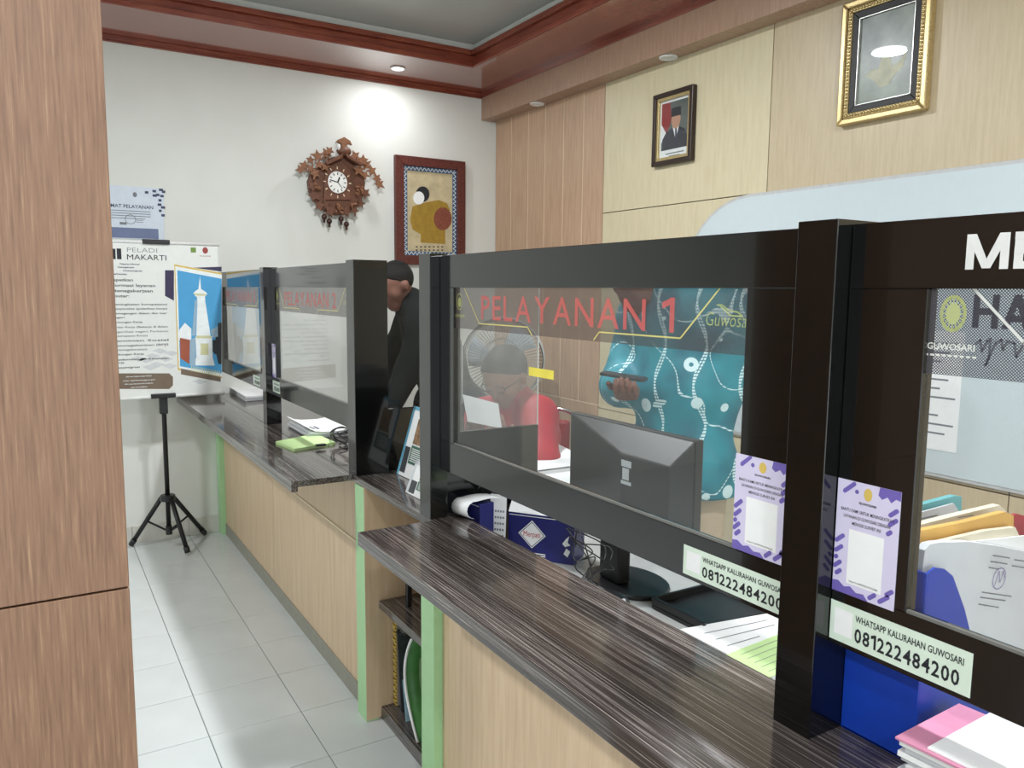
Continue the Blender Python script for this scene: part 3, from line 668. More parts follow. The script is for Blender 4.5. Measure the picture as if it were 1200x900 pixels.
boxo('panel_edge', 'inlay_cream', (XP-.003, XP, -.6, 1.944, .826, .832), near)
boxo('green_post', 'green_edge', (XF, XP+.022, 1.944, 2.029, 0, .832), near, .001)
boxo('end_panel', 'oak_front', (XP+.022, 1.02, 2.012, 2.029, 0, .845), near)
boxo('back_panel', 'oak_front', (1.004, 1.02, -.6, 2.012, 0, .845), near)
sh = thing('open_shelf', 'open shelf bay with dark striped boards between the two green posts', 'shelf', (1.1, 2.2, 0))
boxo('shelf_board', 'zebrano', (.985, 1.28, 2.0305, 2.4885, 0, .045), sh, .002)
boxo('shelf_board', 'zebrano', (.98, 1.28, 2.0305, 2.4885, .408, .436), sh, .002)
boxo('back_panel', 'oak_front', (1.28, 1.292, 2.0305, 2.4885, 0, .845), sh)
boxo('side_panel', 'oak_front', (1.021, 1.28, 2.0125, 2.0300, 0, .845), sh)

wt = tag(MB().box(XF, 1.30, 1.9945, 5.048, .845, ZT).build('worktop', 'zebrano', None, .0015), 'dark striped worktop along the screens as far as the cream wall', 'worktop')
wt2 = tag(MB().box(XF, 1.032, -.6, 1.9935, .845, ZT).build('worktop', 'zebrano', None, .0015), 'narrow dark striped worktop under the screen before the monitor', 'worktop')
# ledge: thin top with a deeper lip along its front
lf = thing('counter_ledge', 'dark striped projecting ledge with papers in front of the screen above the green pad', 'ledge', (.82, 3.8, .83))
boxo('board', 'zebrano', (.714, XF-.001, 2.592, 5.046, .848, ZT), lf, .0012)
boxo('lip', 'zebrano', (.714, .736, 2.592, 5.046, .8315, .848), lf, .0012)
ln = thing('counter_ledge', 'dark striped projecting ledge with bare top in front of the screen before the monitor', 'ledge', (.82, .7, .83))
boxo('board', 'zebrano', (.712, XF-.001, -.6, 1.955, .8325, ZT), ln, .0015)

# ================================================================== screens
ZS0, ZG0, ZG1, ZS1 = 1.012, 1.096, 1.520, 1.607
XS = .962
def screen(ya, yb, ga, gb, label):
    t = thing('counter_screen', label, 'screen', (XS, (ya+yb)/2, ZS0))
    x0, x1 = XS, .984
    boxo('top_rail', 'black_board', (x0, x1, yb, ya, ZG1, ZS1), t, .0012)
    boxo('bottom_rail', 'black_board', (x0, x1, yb, ya, ZS0, ZG0), t, .0012)
    boxo('stile', 'black_board', (x0, x1, ga, ya, ZG0, ZG1), t, .0012)
    boxo('stile', 'black_board', (x0, x1, yb, gb, ZG0, ZG1), t, .0012)
    boxo('bead', 'lit_reveal_grey', (.9635, .9695, gb, ga, ZG0, ZG0+.004), t)  # grey strip paints in the rail's lit upward reveal, no fitted bead
    boxo('pane', 'acrylic', (.970, .973, gb, ga, ZG0, ZG1), t)
    return t
s1 = screen(1.9635, .7565, 1.886, .872, 'wide black framed clear screen standing before the monitor')
s0 = screen(.6895, -.6, .578, -.45, 'black framed counter screen lettered ME beside the blue file box')
s2 = screen(3.7695, 2.6375, 3.70, 2.705, 'black framed clear screen standing above the green pad')
s3 = screen(4.985, 3.8395, 4.86, 4.0, 'black framed counter screen beside the hanging banner')
def post(y0, y1, xd, label):
    return tag(boxo('screen_post', 'black_board', (XF+.0005, xd, y0, y1, ZT, 1.613), None, .0012), label, 'post')
post(.6905, .7555, 1.031, 'black square post right of the lavender survey sheet on the screen before the monitor')
post(1.9645, 2.0345, .9845, 'black square post at the leaflet gap, left end of the screen before the monitor')
post(2.5625, 2.6365, 1.053, 'wide black post at the leaflet gap, right end of the screen above the green pad')
post(3.7705, 3.8385, 1.0, 'black square post between the two screens nearest the banner')
def ret(y0, y1, x0, x1, zp, zb, label, gm='acrylic_side'):
    t = thing('side_screen', label, 'screen', ((x0+x1)/2, y0, zb))
    boxo('lower_panel', 'black_board', (x0, x1, y0, y1, zb, zp), t, .001)
    boxo('pane', gm, (x0, x1, (y0+y1)/2-.002, (y0+y1)/2+.002, zp, 1.60), t)
    boxo('pane_edge', 'sign_white', (x1, x1+.0025, (y0+y1)/2-.002, (y0+y1)/2+.002, zp, 1.60), t)
    return t
ret(2.585, 2.605, 1.0535, 1.36, 1.092, ZT, 'clear side screen on black panel at the end of the screen above the green pad')
ret(1.997, 2.012, .985, 1.312, 1.105, ZT+.0005, 'hazy side screen on black panel seen through the screen before the monitor', 'acrylic_dusty')

FG = F_X(.9694, 0, 0)
FS = F_X(XS, 0, 0)
def GP(x, y): p = onx(x, y, .9694); return (-p[1], p[2])
def SPx(x, y): p = onx(x, y, XS); return (-p[1], p[2])
C1 = lambda a, b: GP(520+a/6, 330+b/6)
C2 = lambda a, b: GP(690+a/6, 320+b/6)
def sh_(pts, d): return [(u+d[0], v+d[1]) for u, v in pts]
def sign(t, ga, gb, num, du=0., fm='sign_film'):
    zb = 1.413
    b = MB(); rect(b, FG, -ga, zb, -gb, ZG1, 0.); f = b.build('sign_film', fm, t)
    if num:
        u0, u1 = GP(564, 375)[0]+du, GP(790, 388)[0]+du
        put_letters(t, 'PELAYANAN %s' % num, FG, u0, 1.4415, u1, .062, 'sign_red', .0006, .006, gap=.13)
        for pts in ([C1(147,50), C1(250,295), C1(590,320), C1(622,378)], [C2(35,470), C2(75,415), C2(645,458), C2(925,105)]):
            b = MB(); line(b, FG, sh_(pts, (du, 0)), .0028, .0005); b.build('gold_line', 'sign_gold', t)
        b = MB(); c = C1(112, 140); c = (c[0]+du, c[1])
        line(b, FG, oval(c[0], c[1], .015, .021, 20), .003, .0006, closed=True); poly(b, FG, oval(c[0], c[1]-.002, .009, .013, 16), .0006)
        put_text(b, 'GUWOSARI', FG, c[0]-.024, C1(112, 250)[1], c[0]+.028, h=.008, n=.0006, bold=.02)
        b.build('emblem', 'sign_emblem', t)
        b = MB(); p = C2(825, 385); put_text(b, 'Guwosa', FG, p[0]+du, p[1]+.004, -gb-.004, h=.024, n=.0007, bold=-.01, shear=.15)
        line(b, FG, sh_([C2(905,225), C2(940,225), C2(990,265), C2(1050,275), C2(1085,310)], (du, 0)), .0025, .0007); line(b, FG, sh_([C2(930,235), C2(1000,300), C2(1080,305)], (du, 0)), .0025, .0007)
        b.build('script_logo', 'sign_emblem', t)
    return f
sign(s1, 1.886, .872, '1'); sign(s2, 3.70, 2.705, '2', -1.815); sign(s3, 4.86, 4.0, None)
put_letters(s3, 'PELAYANAN 3', FG, -4.80, 1.4415, -4.10, .062, 'sign_red')
b = MB(); line(b, FG, [(-4.82, 1.425), (-4.55, 1.425), (-4.5, 1.415)], .0035, .0005); b.build('gold_line', 'sign_gold', s3); b = MB(); line(b, FG, [(-4.35, 1.415), (-4.3, 1.425), (-4.08, 1.425), (-4.03, 1.46)], .0035, .0005); b.build('gold_line', 'sign_gold', s3)
# screen lettered ME: film, emblem, village name
b = MB(); rect(b, FG, -.578, 1.413, .45, ZG1, 0.); b.build('sign_film', 'sign_film_coarse', s0)
E0 = lambda a, c: GP(1070+a/6, 330+c/6)
b = MB(); c = E0(283, 225); line(b, FG, oval(c[0], c[1], .0145, .0205, 24), .004, .0006, closed=True); poly(b, FG, oval(c[0], c[1], .009, .013, 20), .0006)
for k in range(16):
    a = k*math.pi/8; line(b, FG, [(c[0]+.009*math.cos(a), c[1]+.013*math.sin(a)), (c[0]+.016*math.cos(a), c[1]+.0225*math.sin(a))], .0016, .0007)
b.build('emblem', 'sign_emblem', s0)
b = MB(); p = E0(100, 470); put_text(b, 'GUWOSARI', FG, p[0], p[1], E0(435, 480)[0], h=.0085, n=.0006, bold=.02)
for i in range(9): rect(b, FG, p[0]-.003+i*.0075, p[1]-.0085, p[0]+.002+i*.0075, p[1]-.006, .0006)
tag(b.build('village_name', 'sign_white', s0), kind='stuff'); b = MB(); line(b, FG, [E0(410, 30), E0(780, 430), E0(900, 560)], .0035, .0005); b.build('white_line', 'sign_white', s0)
p = SPx(1131, 316); q = SPx(1131, 275); put_letters(s0, 'ME', FS, p[0], p[1], -.447, q[1]-p[1], 'white_plastic', .0006, block=.165)

# survey sheets and phone labels stuck on the screens (their codes are left blank)
plain('lavender', (212, 206, 232), .35, var=.02); plain('violet', (112, 98, 176), .35); plain('label_green', (216, 232, 216), .35, var=.03)
def survey(u0, v0, u1, v1, n, label):
    t = thing('survey_sheet', label, 'notice', (XS, -(u0+u1)/2, v0)); w, h = u1-u0, v1-v0
    P_ = lambda a, b: (u0+w*a, v0+h*b)
    MB().prism([P_(0,0), P_(1,0), P_(1,1), P_(0,1)], FS, n, n+.0006).build('sheet', 'lavender', t)
    b = MB(); n2 = n+.0009
    def pill(a, c, l, ang=.72, r=.032):
        p0 = np.array(P_(a, c)); d = np.array([math.cos(ang), math.sin(ang)]); p1 = p0+d*l*w; r = r*w
        pts = [p0+r*np.array([math.cos(ang+t), math.sin(ang+t)]) for t in np.linspace(math.pi/2, 3*math.pi/2, 7)]+[p1+r*np.array([math.cos(ang+t), math.sin(ang+t)]) for t in np.linspace(-math.pi/2, math.pi/2, 7)]
        poly(b, FS, [(min(max(q[0], u0), u1), min(max(q[1], v0), v1)) for q in pts], n2)
    for a, c, l in ((.12,.9,.2), (.32,.915,.0), (.86,.79,.12), (.86,.71,.12), (.84,.63,.05), (.03,.45,.14), (.03,.36,.12), (.02,.22,.12), (.06,.16,.08), (.78,.04,.16), (.88,.12,.1), (.62,.04,.1), (.03,.3,.02)): pill(a, c, l)
    poly(b, FS, [P_(.68,1), P_(.66,.93), P_(.72,.9), P_(.8,.93), P_(.86,.89), P_(.93,.93), P_(1,.92), P_(1,1)], n2)
    poly(b, FS, [P_(0,0), P_(.6,0), P_(.52,.05), P_(.4,.04), P_(.3,.08), P_(.2,.06), P_(.1,.1), P_(0,.09)], n2)
    tag(b.build('violet_shapes', 'violet', t), kind='stuff')
    b = MB()
    for s, v in (('BANTU KAMI UNTUK MENINGKATKAN', .73), ('LAYANAN DI GUWOSARI DENGAN', .675), ('MENGISI SURVEY INI', .62)):
        wd = {.73: .84, .675: .74, .62: .46}[v]; put_text(b, s, FS, *P_(.5-wd/2, v), P_(.5+wd/2, v)[0], h=h*.03, n=n2, bold=.008)
    put_text(b, 'GUWOSARI', FS, *P_(.36, .815), P_(.64, .8)[0], h=h*.02, n=n2, bold=.03); put_text(b, 'https://s.id/IKMGUWOSARI', FS, *P_(.28, .12), P_(.74, .12)[0], h=h*.016, n=n2+.0004)
    tag(b.build('lettering', 'ink', t), kind='stuff')
    b = MB(); poly(b, FS, oval(*P_(.5, .91), w*.065, h*.055), n2); b.build('emblem', 'gold_paint', t)
    b = MB(); rect(b, FS, *P_(.23, .1), *P_(.79, .58), n2-.0002); b.build('blank_square', 'white_paper', t)
    return t
def phone_label(u0, v0, u1, v1, n, label, cut=None):
    t = thing('phone_label', label, 'label', (XS, -(u0+u1)/2, v0)); w, h = u1-u0, v1-v0
    MB().prism([(u0,v0), (u1,v0), (u1,v1), (u0,v1)], FS, n, n+.0006).build('sheet', 'label_green', t)
    b = MB(); put_text(b, 'WHATSAPP KALURAHAN GUWOSARI', FS, u0+w*.2, v0+h*.66, u0+w*.95, h=h*.17, n=n+.001, bold=.015)
    tag(b.build('lettering', 'ink', t), kind='stuff')
    put_letters(t, '081222484200', FS, u0+w*.2, v0+h*.16, u0+w*.93, h*.36, 'ink', n+.001, .02, name='digit')
    b = MB(); rect(b, FS, u0+w*.035, v0+h*.18, u0+w*.18, v0+h*.84, n+.0009); b.build('blank_square', 'white_paper', t)
    return t
survey(-.879, 1.098, -.768, 1.256, .0004, 'lavender survey sheet on the screen before the monitor, partly behind a black post')
survey(-.689, 1.092, -.594, 1.255, .0004, 'lavender survey sheet on the black frame beside the blue file box')
survey(-3.768, 1.098, -3.706, 1.256, .0004, 'narrow lavender survey sheet on the screen above the green pad')
phone_label(-.990, 1.0195, -.7575, 1.072, .0004, 'pale green phone number label on the bottom rail before the monitor')
phone_label(-.706+.017, 1.0195, -.488, 1.077, .0004, 'pale green phone number label on the rail above the pink folder')
phone_label(-3.768, 1.028, -3.645, 1.082, .0004, 'pale green phone number label under the screen above the green pad')
phone_label(-4.155, 1.022, -4.012, 1.072, .0004, 'pale green phone number label on the screen beside the banner')
p = GP(620, 442); q = GP(649, 433)
tag(MB().prism([(p[0], 1.320), (q[0], 1.320), (q[0], 1.340), (p[0], 1.340)], FG, .0002, .0008).build('yellow_sticker', plain('yellow_sticker', (236, 220, 84), .5)), 'small yellow sticker strip on the clear pane before the monitor', 'sticker')
# ================================================================== desks behind the screens
ZD = .73
def desk(x0, x1, y0, y1, label):
    t = thing('office_desk', label, 'desk', ((x0+x1)/2, (y0+y1)/2, 0))
    boxo('desk_top', 'desk_top', (x0, x1, y0, y1, ZD-.025, ZD), t, .002)
    for a in (x0+.02, x1-.06):
        for c in (y0+.02, y1-.06): boxo('leg', 'dark_metal', (a, a+.04, c, c+.04, 0, ZD-.025), t)
    boxo('modesty_panel', 'grey_plastic', (x0+.06, x1-.06, y0+.03, y0+.045, .3, ZD-.026), t)
    return t
desk(1.036, 1.62, -.5, 1.99, 'grey office desk with monitor behind the screen before the monitor')
desk(1.38, 1.92, 2.24, 2.70, 'grey side desk carrying the printer')
desk(1.32, 1.70, 3.40, 4.95, 'grey office desk behind the screens near the banner')

# ---- monitor seen from behind
mn = thing('monitor', 'black flat monitor seen from behind with a small white sticker', 'monitor', (1.35, 1.6, ZD))
zb0, zb1 = .885, 1.165; ya, yb = 1.846, 1.335
bez = MB().box(1.325, 1.350, yb, ya, zb0, zb1).build('screen_bezel', 'monitor_plastic', mn, .004)
MB().box(1.3502, 1.3512, yb+.012, ya-.012, zb0+.014, zb1-.012).build('display', 'ink', mn)
hy0, hy1, hz0, hz1 = 1.352, 1.53, .92, 1.105
MB().hexa([(1.325,yb+.002,zb0+.002),(1.258,hy0,hz0),(1.258,hy1,hz0),(1.325,ya-.002,zb0+.002),(1.325,yb+.002,zb1-.002),(1.258,hy0,hz1),(1.258,hy1,hz1),(1.325,ya-.002,zb1-.002)]).build('back_shell', 'monitor_plastic', mn, .004)
MB().box(1.285, 1.325, 1.56, 1.645, ZD+.012, .93).build('neck', 'black_plastic', mn, .006)
MB().prism(oval(0, 0, .13, .10), F_any((1.335, 1.585, ZD), (0, 1, 0), (-1, 0, 0)), 0.0, .012).build('base', 'black_plastic', mn, .004)
fr = F_any((1.2585, 1.50, 1.01), (0, -1, 0), (0, 0, 1)); fr = F_X(1.2565, 0, 0)
b = MB(); rect(b, fr, -1.527, 1.075, -1.488, 1.092, .0); rect(b, fr, -1.522, 1.042, -1.496, 1.072, 0); rect(b, fr, -1.527, 1.03, -1.487, 1.039, 0); b.build('sticker', 'grey_paper', mn)

# ---- envelope boxes
plain('box_blue', (34, 38, 104), .4, var=.06)
def env_box(p0, p1, dpt, z0, z1, name, label, full=True):
    p0 = np.array(p0); p1 = np.array(p1); d = p1-p0; L_ = np.linalg.norm(d); d /= L_; back = np.array([-d[1], d[0]])
    if back @ np.array([1, 1]) < 0: back = -back
    t = thing(name, label, 'box', (p0[0], p0[1], z0)); F0 = F_any((*p0, z0), (*d, 0), (0, 0, 1))
    q = [p0, p1, p1+back*dpt, p0+back*dpt]
    MB().hexa([(*a, z0) for a in q]+[(*a, z1) for a in q]).build('carton', 'box_blue', t, .0015)
    b = MB(); H_ = z1-z0
    rect(b, F0, .004, H_-.007, L_-.004, H_-.005, .0012)
    if full:
        c = (L_*.37, H_*.56); poly(b, F0, [(c[0]-.043, c[1]), (c[0], c[1]-.042), (c[0]+.043, c[1]), (c[0], c[1]+.042)], .0012); b.build('diamond', 'white_paper', t); b = MB()
        for v in (.018, .012): rect(b, F0, L_*.16, v, L_*.58, v+.003, .0012)
        poly(b, F0, [(L_*.83, .06), (L_*.87, .052), (L_*.95, .058), (L_*.91, .066), (L_*.93, .085), (L_*.88, .075)], .0012); poly(b, F0, [(L_*.85, .03), (L_*.91, .022), (L_*.95, .04), (L_*.89, .048)], .0012)
    else:
        poly(b, F0, [(L_*.35, .05), (L_*.45, .04), (L_*.6, .045), (L_*.55, .065), (L_*.5, .085)], .0012)
    tag(b.build('white_print', 'white_paper', t), kind='stuff')
    if full:
        b = MB(); line(b, F0, [(c[0]-.038, c[1]), (c[0], c[1]-.037), (c[0]+.038, c[1]), (c[0], c[1]+.037)], .002, .0016, closed=True); b.build('diamond_line', 'box_blue', t)
        b = MB(); put_text(b, 'Merpati', F0, c[0]-.026, c[1]-.007, c[0]+.026, h=.017, n=.0018, bold=0); b.build('lettering', plain('box_red', (186, 40, 46), .5), t)
        fl = MB(); a = [np.array((*p0, z1)), np.array((*p1, z1))]; bk = np.array((*back, 0))*.05
        fl.add([a[0]+[0,0,.001], a[0]+(a[1]-a[0])*.8+[0,0,.001], a[0]+(a[1]-a[0])*.8+bk+[0,0,.02], a[0]+bk+[0,0,.055]], [(0,1,2,3)]); fl.build('open_flap', 'white_paper', t, solid=.001)
    return t
env_box((1.172, 1.938), (1.292, 1.772), .10, ZD, .865, 'envelope_box', 'dark blue envelope box with white diamond and red lettering')
env_box((1.040, 1.986), (1.052, 1.895), .05, ZD, .912, 'envelope_box', 'dark blue envelope box under a curled white sheet', False)
# curled sheet over the box
cs = MB(); rows = []
for i in range(13):
    t = i/12; a = math.pi*1.15*t
    x = 1.075-.035*math.sin(min(a, math.pi)*1.0)+.0; z = .921-.0+0
    if t < .45: px_, pz = 1.112-.2*t, .9215+.004*math.sin(t*7)
    else:
        q = (t-.45)/.55*math.pi*.95; px_, pz = 1.022-.026*math.sin(q), .923-.025*(1-math.cos(q))
    rows.append([(px_+.008*j, 1.962-.032*j, pz) for j in (0, 1, 2)])
tag(cs.grid(rows).build('curled_sheet', 'white_paper', None, smooth=True, solid=.0008), 'curled white sheet draped over a small blue box', 'paper')
# desk calendar
dc = thing('desk_calendar', 'standing desk calendar with white pages on a black easel', 'calendar', (1.13, 1.92, ZD))
def cp(x, y, d): return dep(x, y, d)
A = np.array([1.110, 1.945, ZD]); Bq = np.array([1.142, 1.907, ZD]); up = np.array([.012, .012, .19])
MB().hexa([A, Bq, Bq+[.003,.004,0], A+[.003,.004,0], A+up, Bq+up, Bq+up+[.003,.004,0], A+up+[.003,.004,0]]).build('page', 'white_paper', dc)
MB().hexa([A+[.016,.02,0], Bq+[.016,.02,0], Bq+[.019,.023,0], A+[.019,.023,0], A+up+[.0035,.0045,0], Bq+up+[.0035,.0045,0], Bq+up+[.007,.008,0], A+up+[.007,.008,0]]).build('easel', 'black_matt', dc)
Fc = F_any(A, Bq-A, up); b = MB()
for r_ in range(6):
    for c_ in range(5): rect(b, Fc, .006+c_*.008, .05+r_*.018, .011+c_*.008, .056+r_*.018, .0008)
for c_ in range(3): rect(b, Fc, .01+c_*.011, .014, .018+c_*.011, .028, .0008)
tag(b.build('date_print', 'ink_grey', dc), kind='stuff')

# cables
def cable(pts, r=.0022, k=8):
    P = [np.array(p, float) for p in pts]; out = []
    for i in range(len(P)-1):
        p0 = P[max(i-1, 0)]; p1 = P[i]; p2 = P[i+1]; p3 = P[min(i+2, len(P)-1)]
        for j in range(k):
            t = j/k; out.append(.5*((2*p1)+(-p0+p2)*t+(2*p0-5*p1+4*p2-p3)*t*t+(-p0+3*p1-3*p2+p3)*t**3))
    return out+[P[-1]]
cb = thing('cable_bundle', 'tangle of thin black cables beside the dark blue envelope box', 'cables', (1.25, 1.65, ZD))
rr = random.Random(11)
for s in range(7):
    a = dep(668+rr.uniform(-6, 6), 612+rr.uniform(0, 30), 1.98); e = onz(690+rr.uniform(-15, 14), 688+rr.uniform(-8, 4), ZD+.002)
    m1 = dep(700+rr.uniform(-30, 18), 640+rr.uniform(-20, 25), 1.93); m2 = dep(690+rr.uniform(-25, 22), 665+rr.uniform(-12, 10), 1.88)
    MB().tube(cable([a, m1, m2, e]), .0017, 6).build('cable', 'black_plastic', cb, smooth=True)
mo = thing('mouse', 'black computer mouse on the grey desk by the monitor', 'mouse', (1.19, 1.47, ZD))
MB().ball((1.195, 1.475, ZD+.021), .05, 20, 10, (.72, 1.15, .42)).build('shell', 'black_plastic', mo, smooth=True)
MB().cyl((1.192, 1.43, ZD+.034), (1, 0, 0), .006, .006, 10).build('wheel', 'grey_plastic', mo)
kb = thing('document_tray', 'low black tray lying on the grey desk by the papers', 'tray', (1.36, 1.3, ZD))
MB().box(1.28, 1.52, 1.245, 1.425, ZD, ZD+.012).build('tray_base', 'black_plastic', kb, .003)
for bx in ((1.28,1.288,1.245,1.425), (1.512,1.52,1.245,1.425), (1.288,1.512,1.417,1.425)): boxo('tray_wall', 'black_plastic', (*bx, ZD+.012, ZD+.03), kb, .001)

def sheet_px(name, label, pts, z, th, mat, lines=0, cat='paper', group=None, lm='ink_grey', twist=0.):
    q = [onz(*p, z) for p in pts]; q = [(a[0], a[1]) for a in q]
    t = thing(name, label, cat, (*q[0], z), group)
    MB().hexa([(*a, z) for a in q]+[(*a, z+th) for a in q]).build('sheet', mat, t)
    if lines:
        b = MB(); Pq = [np.array(a) for a in q]
        for i in range(lines):
            v = .15+.7*i/max(1, lines-1); a = Pq[0]*(1-v)+Pq[3]*v; c = Pq[1]*(1-v)+Pq[2]*v; w_ = (Pq[3]-Pq[0])*.012
            e = a+(c-a)*.12; f_ = a+(c-a)*(.85-.3*(i % 3 == 2))
            b.add([(*e, z+th+.0004), (*f_, z+th+.0004), (*(f_+w_), z+th+.0004), (*(e+w_), z+th+.0004)], [(0,1,2,3)])
        b.build('printed_lines', lm, t)
    return t
sheet_px('paper_stack', 'white papers lying on the desk under the long black rail', [(797,748),(905,728),(960,770),(905,806)], ZD+.0, .022, 'white_paper', 6, 'papers')
sheet_px('green_form', 'pale green form lying on the white papers', [(850,768),(935,735),(960,770),(900,795)], ZD+.0225, .0012, 'green_paper', 5, 'form')
tag(boxo('black_binder_clip', 'black_plastic', (1.10, 1.16, .905, .935, ZD, ZD+.02), None, .003), 'small black clip on the desk beside the post', 'clip')

# things on the far ledge
gp_ = sheet_px('green_pad', 'pale green paper pad with black clip on the far ledge', [(323,520),(370,510.5),(393,521),(345,529)], ZT, .010, 'green_paper', 0, 'pad')
g = onz(376, 522, ZT+.012); MB().box(g[0]-.02, g[0]+.02, g[1]-.012, g[1]+.012, ZT+.0105, ZT+.018).build('clip', 'black_plastic', gp_, .002)
def loose_pile(name, label, pts, z, n, curl, cat='papers'):
    t = thing(name, label, cat, (*onz(*pts[0], z)[:2], z)); r_ = random.Random(len(label))
    q = [onz(*p, z)[:2] for p in pts]
    for i in range(n):
        o_ = np.array([r_.uniform(-.006, .006), r_.uniform(-.006, .006)]); zz = z+i*.005
        rows = []
        for a in range(7):
            s = a/6; l = q[0]*(1-s)+q[3]*s+o_; r2 = q[1]*(1-s)+q[2]*s+o_
            rows.append([(*(l*(1-b/6)+r2*(b/6)), zz+.003+(curl if i == n-1 else .001)*((abs(b/6-.5)*2)**4)) for b in range(7)])
        MB().grid(rows).build('sheet', ('white_paper', 'grey_paper')[i % 2] if i < n-1 else 'white_paper', t, solid=.003)
    return t
pl_ = loose_pile('paper_pile', 'pile of loose white papers with upturned edges under the screen above the green pad', [(338,500),(388,497),(412,512),(362,514)], ZT, 6, .02)
b = MB(); g = onz(366, 500, ZT+.036)
for i in range(3): b.add([(g[0]+.02*i-.03, g[1]+.03, ZT+.0335), (g[0]+.02*i-.02, g[1]+.03, ZT+.0335), (g[0]+.02*i-.02, g[1]-.05, ZT+.0335), (g[0]+.02*i-.03, g[1]-.05, ZT+.0335)], [(0,1,2,3)])
b.build('printed_lines', 'ink_grey', pl_)
loose_pile('paper_pile', 'pile of loose white papers under the screen beside the banner', [(270,460),(308,457),(318,468),(288,471)], ZT, 6, .004)
cb2 = thing('cable_coil', 'small coil of dark cables beside the green pad', 'cables', (*onz(402, 522, ZT)[:2], ZT))
for s in range(5):
    c = onz(402+rr.uniform(-5, 5), 522+rr.uniform(-6, 6), ZT); R_ = .05+.02*rr.random(); ph = rr.random()*6
    pts = [(c[0]+R_*.45*math.cos(ph+a), c[1]+R_*math.sin(ph+a), ZT+.006+.03*(1+math.sin(a*.5+s))) for a in np.linspace(0, 5.5, 22)]
    MB().tube(pts, .0035, 6).build('cable', 'black_plastic', cb2, smooth=True)

# leaflets standing in the gap
plain('leaflet_blue', (104, 176, 206), .4); plain('leaflet_green', (72, 112, 92), .4); plain('leaflet_photo', (150, 120, 92), .5, var=.5, scale=60); plain('leaflet_dark', (62, 66, 70), .5, var=.3, scale=50)
def leaflet(p0, p1, lean, h, name, label, edge):
    p0 = np.array([*p0, ZT]); p1 = np.array([*p1, ZT]); u = p1-p0; L_ = np.linalg.norm(u); upv = np.array([*lean, h]); H_ = np.linalg.norm(upv)
    t = thing(name, label, 'leaflet', tuple(p0)); Fq = F_any(p0+[0, 0, .002], u, upv)
    MB().prism([(0,0), (L_,0), (L_,H_), (0,H_)], Fq, -.003, .0).build('board', 'white_paper', t)
    nn = .0006
    b = MB(); rect(b, Fq, 0, 0, .014, H_, nn); rect(b, Fq, 0, H_-.012, L_, H_, nn); b.build('edge_band', edge, t)
    b = MB(); rect(b, Fq, .06, H_*.48, L_-.02, H_*.84, nn); b.build('photo_block', 'leaflet_photo', t)
    b = MB(); rect(b, Fq, .06, H_*.2, L_-.02, H_*.46, nn); b.build('green_block', 'leaflet_green', t)
    b = MB(); rect(b, Fq, .016, H_*.05, .055, H_*.42, nn); b.build('dark_block', 'leaflet_dark', t)
    b = MB()
    for i in range(7): rect(b, Fq, .07, H_*(.24+.028*i), L_-.04-.02*(i % 2), H_*(.252+.028*i), nn*2)
    b.build('text_lines', 'white_paper', t)
    # easel strut so that it stands
    N_ = np.cross(u/L_, upv/H_); bk = p0+u*.5+upv*.6
    Nh = np.array([N_[0], N_[1], 0]); e3 = np.array([0, 0, .001])
    MB().hexa([p0+u*.4-Nh*.09+e3, p0+u*.6-Nh*.09+e3, p0+u*.6-Nh*.092+e3, p0+u*.4-Nh*.092+e3, bk-u*.1-N_*.004, bk+u*.1-N_*.004, bk+u*.1-N_*.006, bk-u*.1-N_*.006]).build('strut', 'grey_plastic', t)
    return t
leaflet((1.068, 2.53), (1.075, 2.30), (.07, 0), .235, 'leaflet_stand', 'tall standing leaflet with light blue edge in the gap between posts', 'leaflet_blue')
lf2 = leaflet((.990, 2.275), (.995, 2.10), (.04, 0), .10, 'leaflet_stand', 'small green and white standing leaflet in clear holder at the gap', 'grey_paper')

# shelf contents
bk = thing('wall_calendar', 'pale upright pad with ragged gold edge in the open shelf', 'book', (1.02, 2.45, .045))
MB().box(1.035, 1.25, 2.462, 2.478, .045, .375).build('pages', plain('pad_mauve', (176, 166, 170), .5, var=.1), bk, .001)
ge = MB()
for i in range(26): ge.box(1.030-.004*(i % 2), 1.036, 2.460, 2.480, .048+i*.0125, .056+i*.0125)
ge.build('gold_edge', 'gold_paint', bk)
Fk = F_any((1.06, 2.4615, .26), (1, 0, 0), (0, 0, 1)); b = MB(); put_text(b, 'ANI', Fk, 0, 0.04, .13, h=.045, n=.0008, bold=.03); b.build('lettering', 'grey_paper', bk)
b = MB(); rect(b, Fk, -.02, -.06, .17, -.02, .0006); b.build('band', plain('pad_rose', (160, 140, 146), .6), bk)
fd = thing('dark_folder', 'dark grey folder leaning beside the mauve pad in the shelf', 'folder', (1.05, 2.43, .045))
MB().hexa([(1.03,2.415,.0455),(1.27,2.405,.0455),(1.27,2.411,.0455),(1.03,2.421,.0455),(1.03,2.447,.33),(1.27,2.437,.33),(1.27,2.443,.33),(1.03,2.453,.33)]).build('cover', 'leaflet_dark', fd)
tag(MB().hexa([(1.02,2.35,.0455),(1.2,2.33,.0455),(1.2,2.334,.0455),(1.02,2.354,.0455),(1.03,2.40,.17),(1.2,2.385,.17),(1.2,2.389,.17),(1.03,2.404,.17)]).build('blue_leaflet', plain('pale_blue_card', (160, 198, 214), .6)), 'pale blue leaflet leaning at the bottom of the open shelf', 'leaflet')
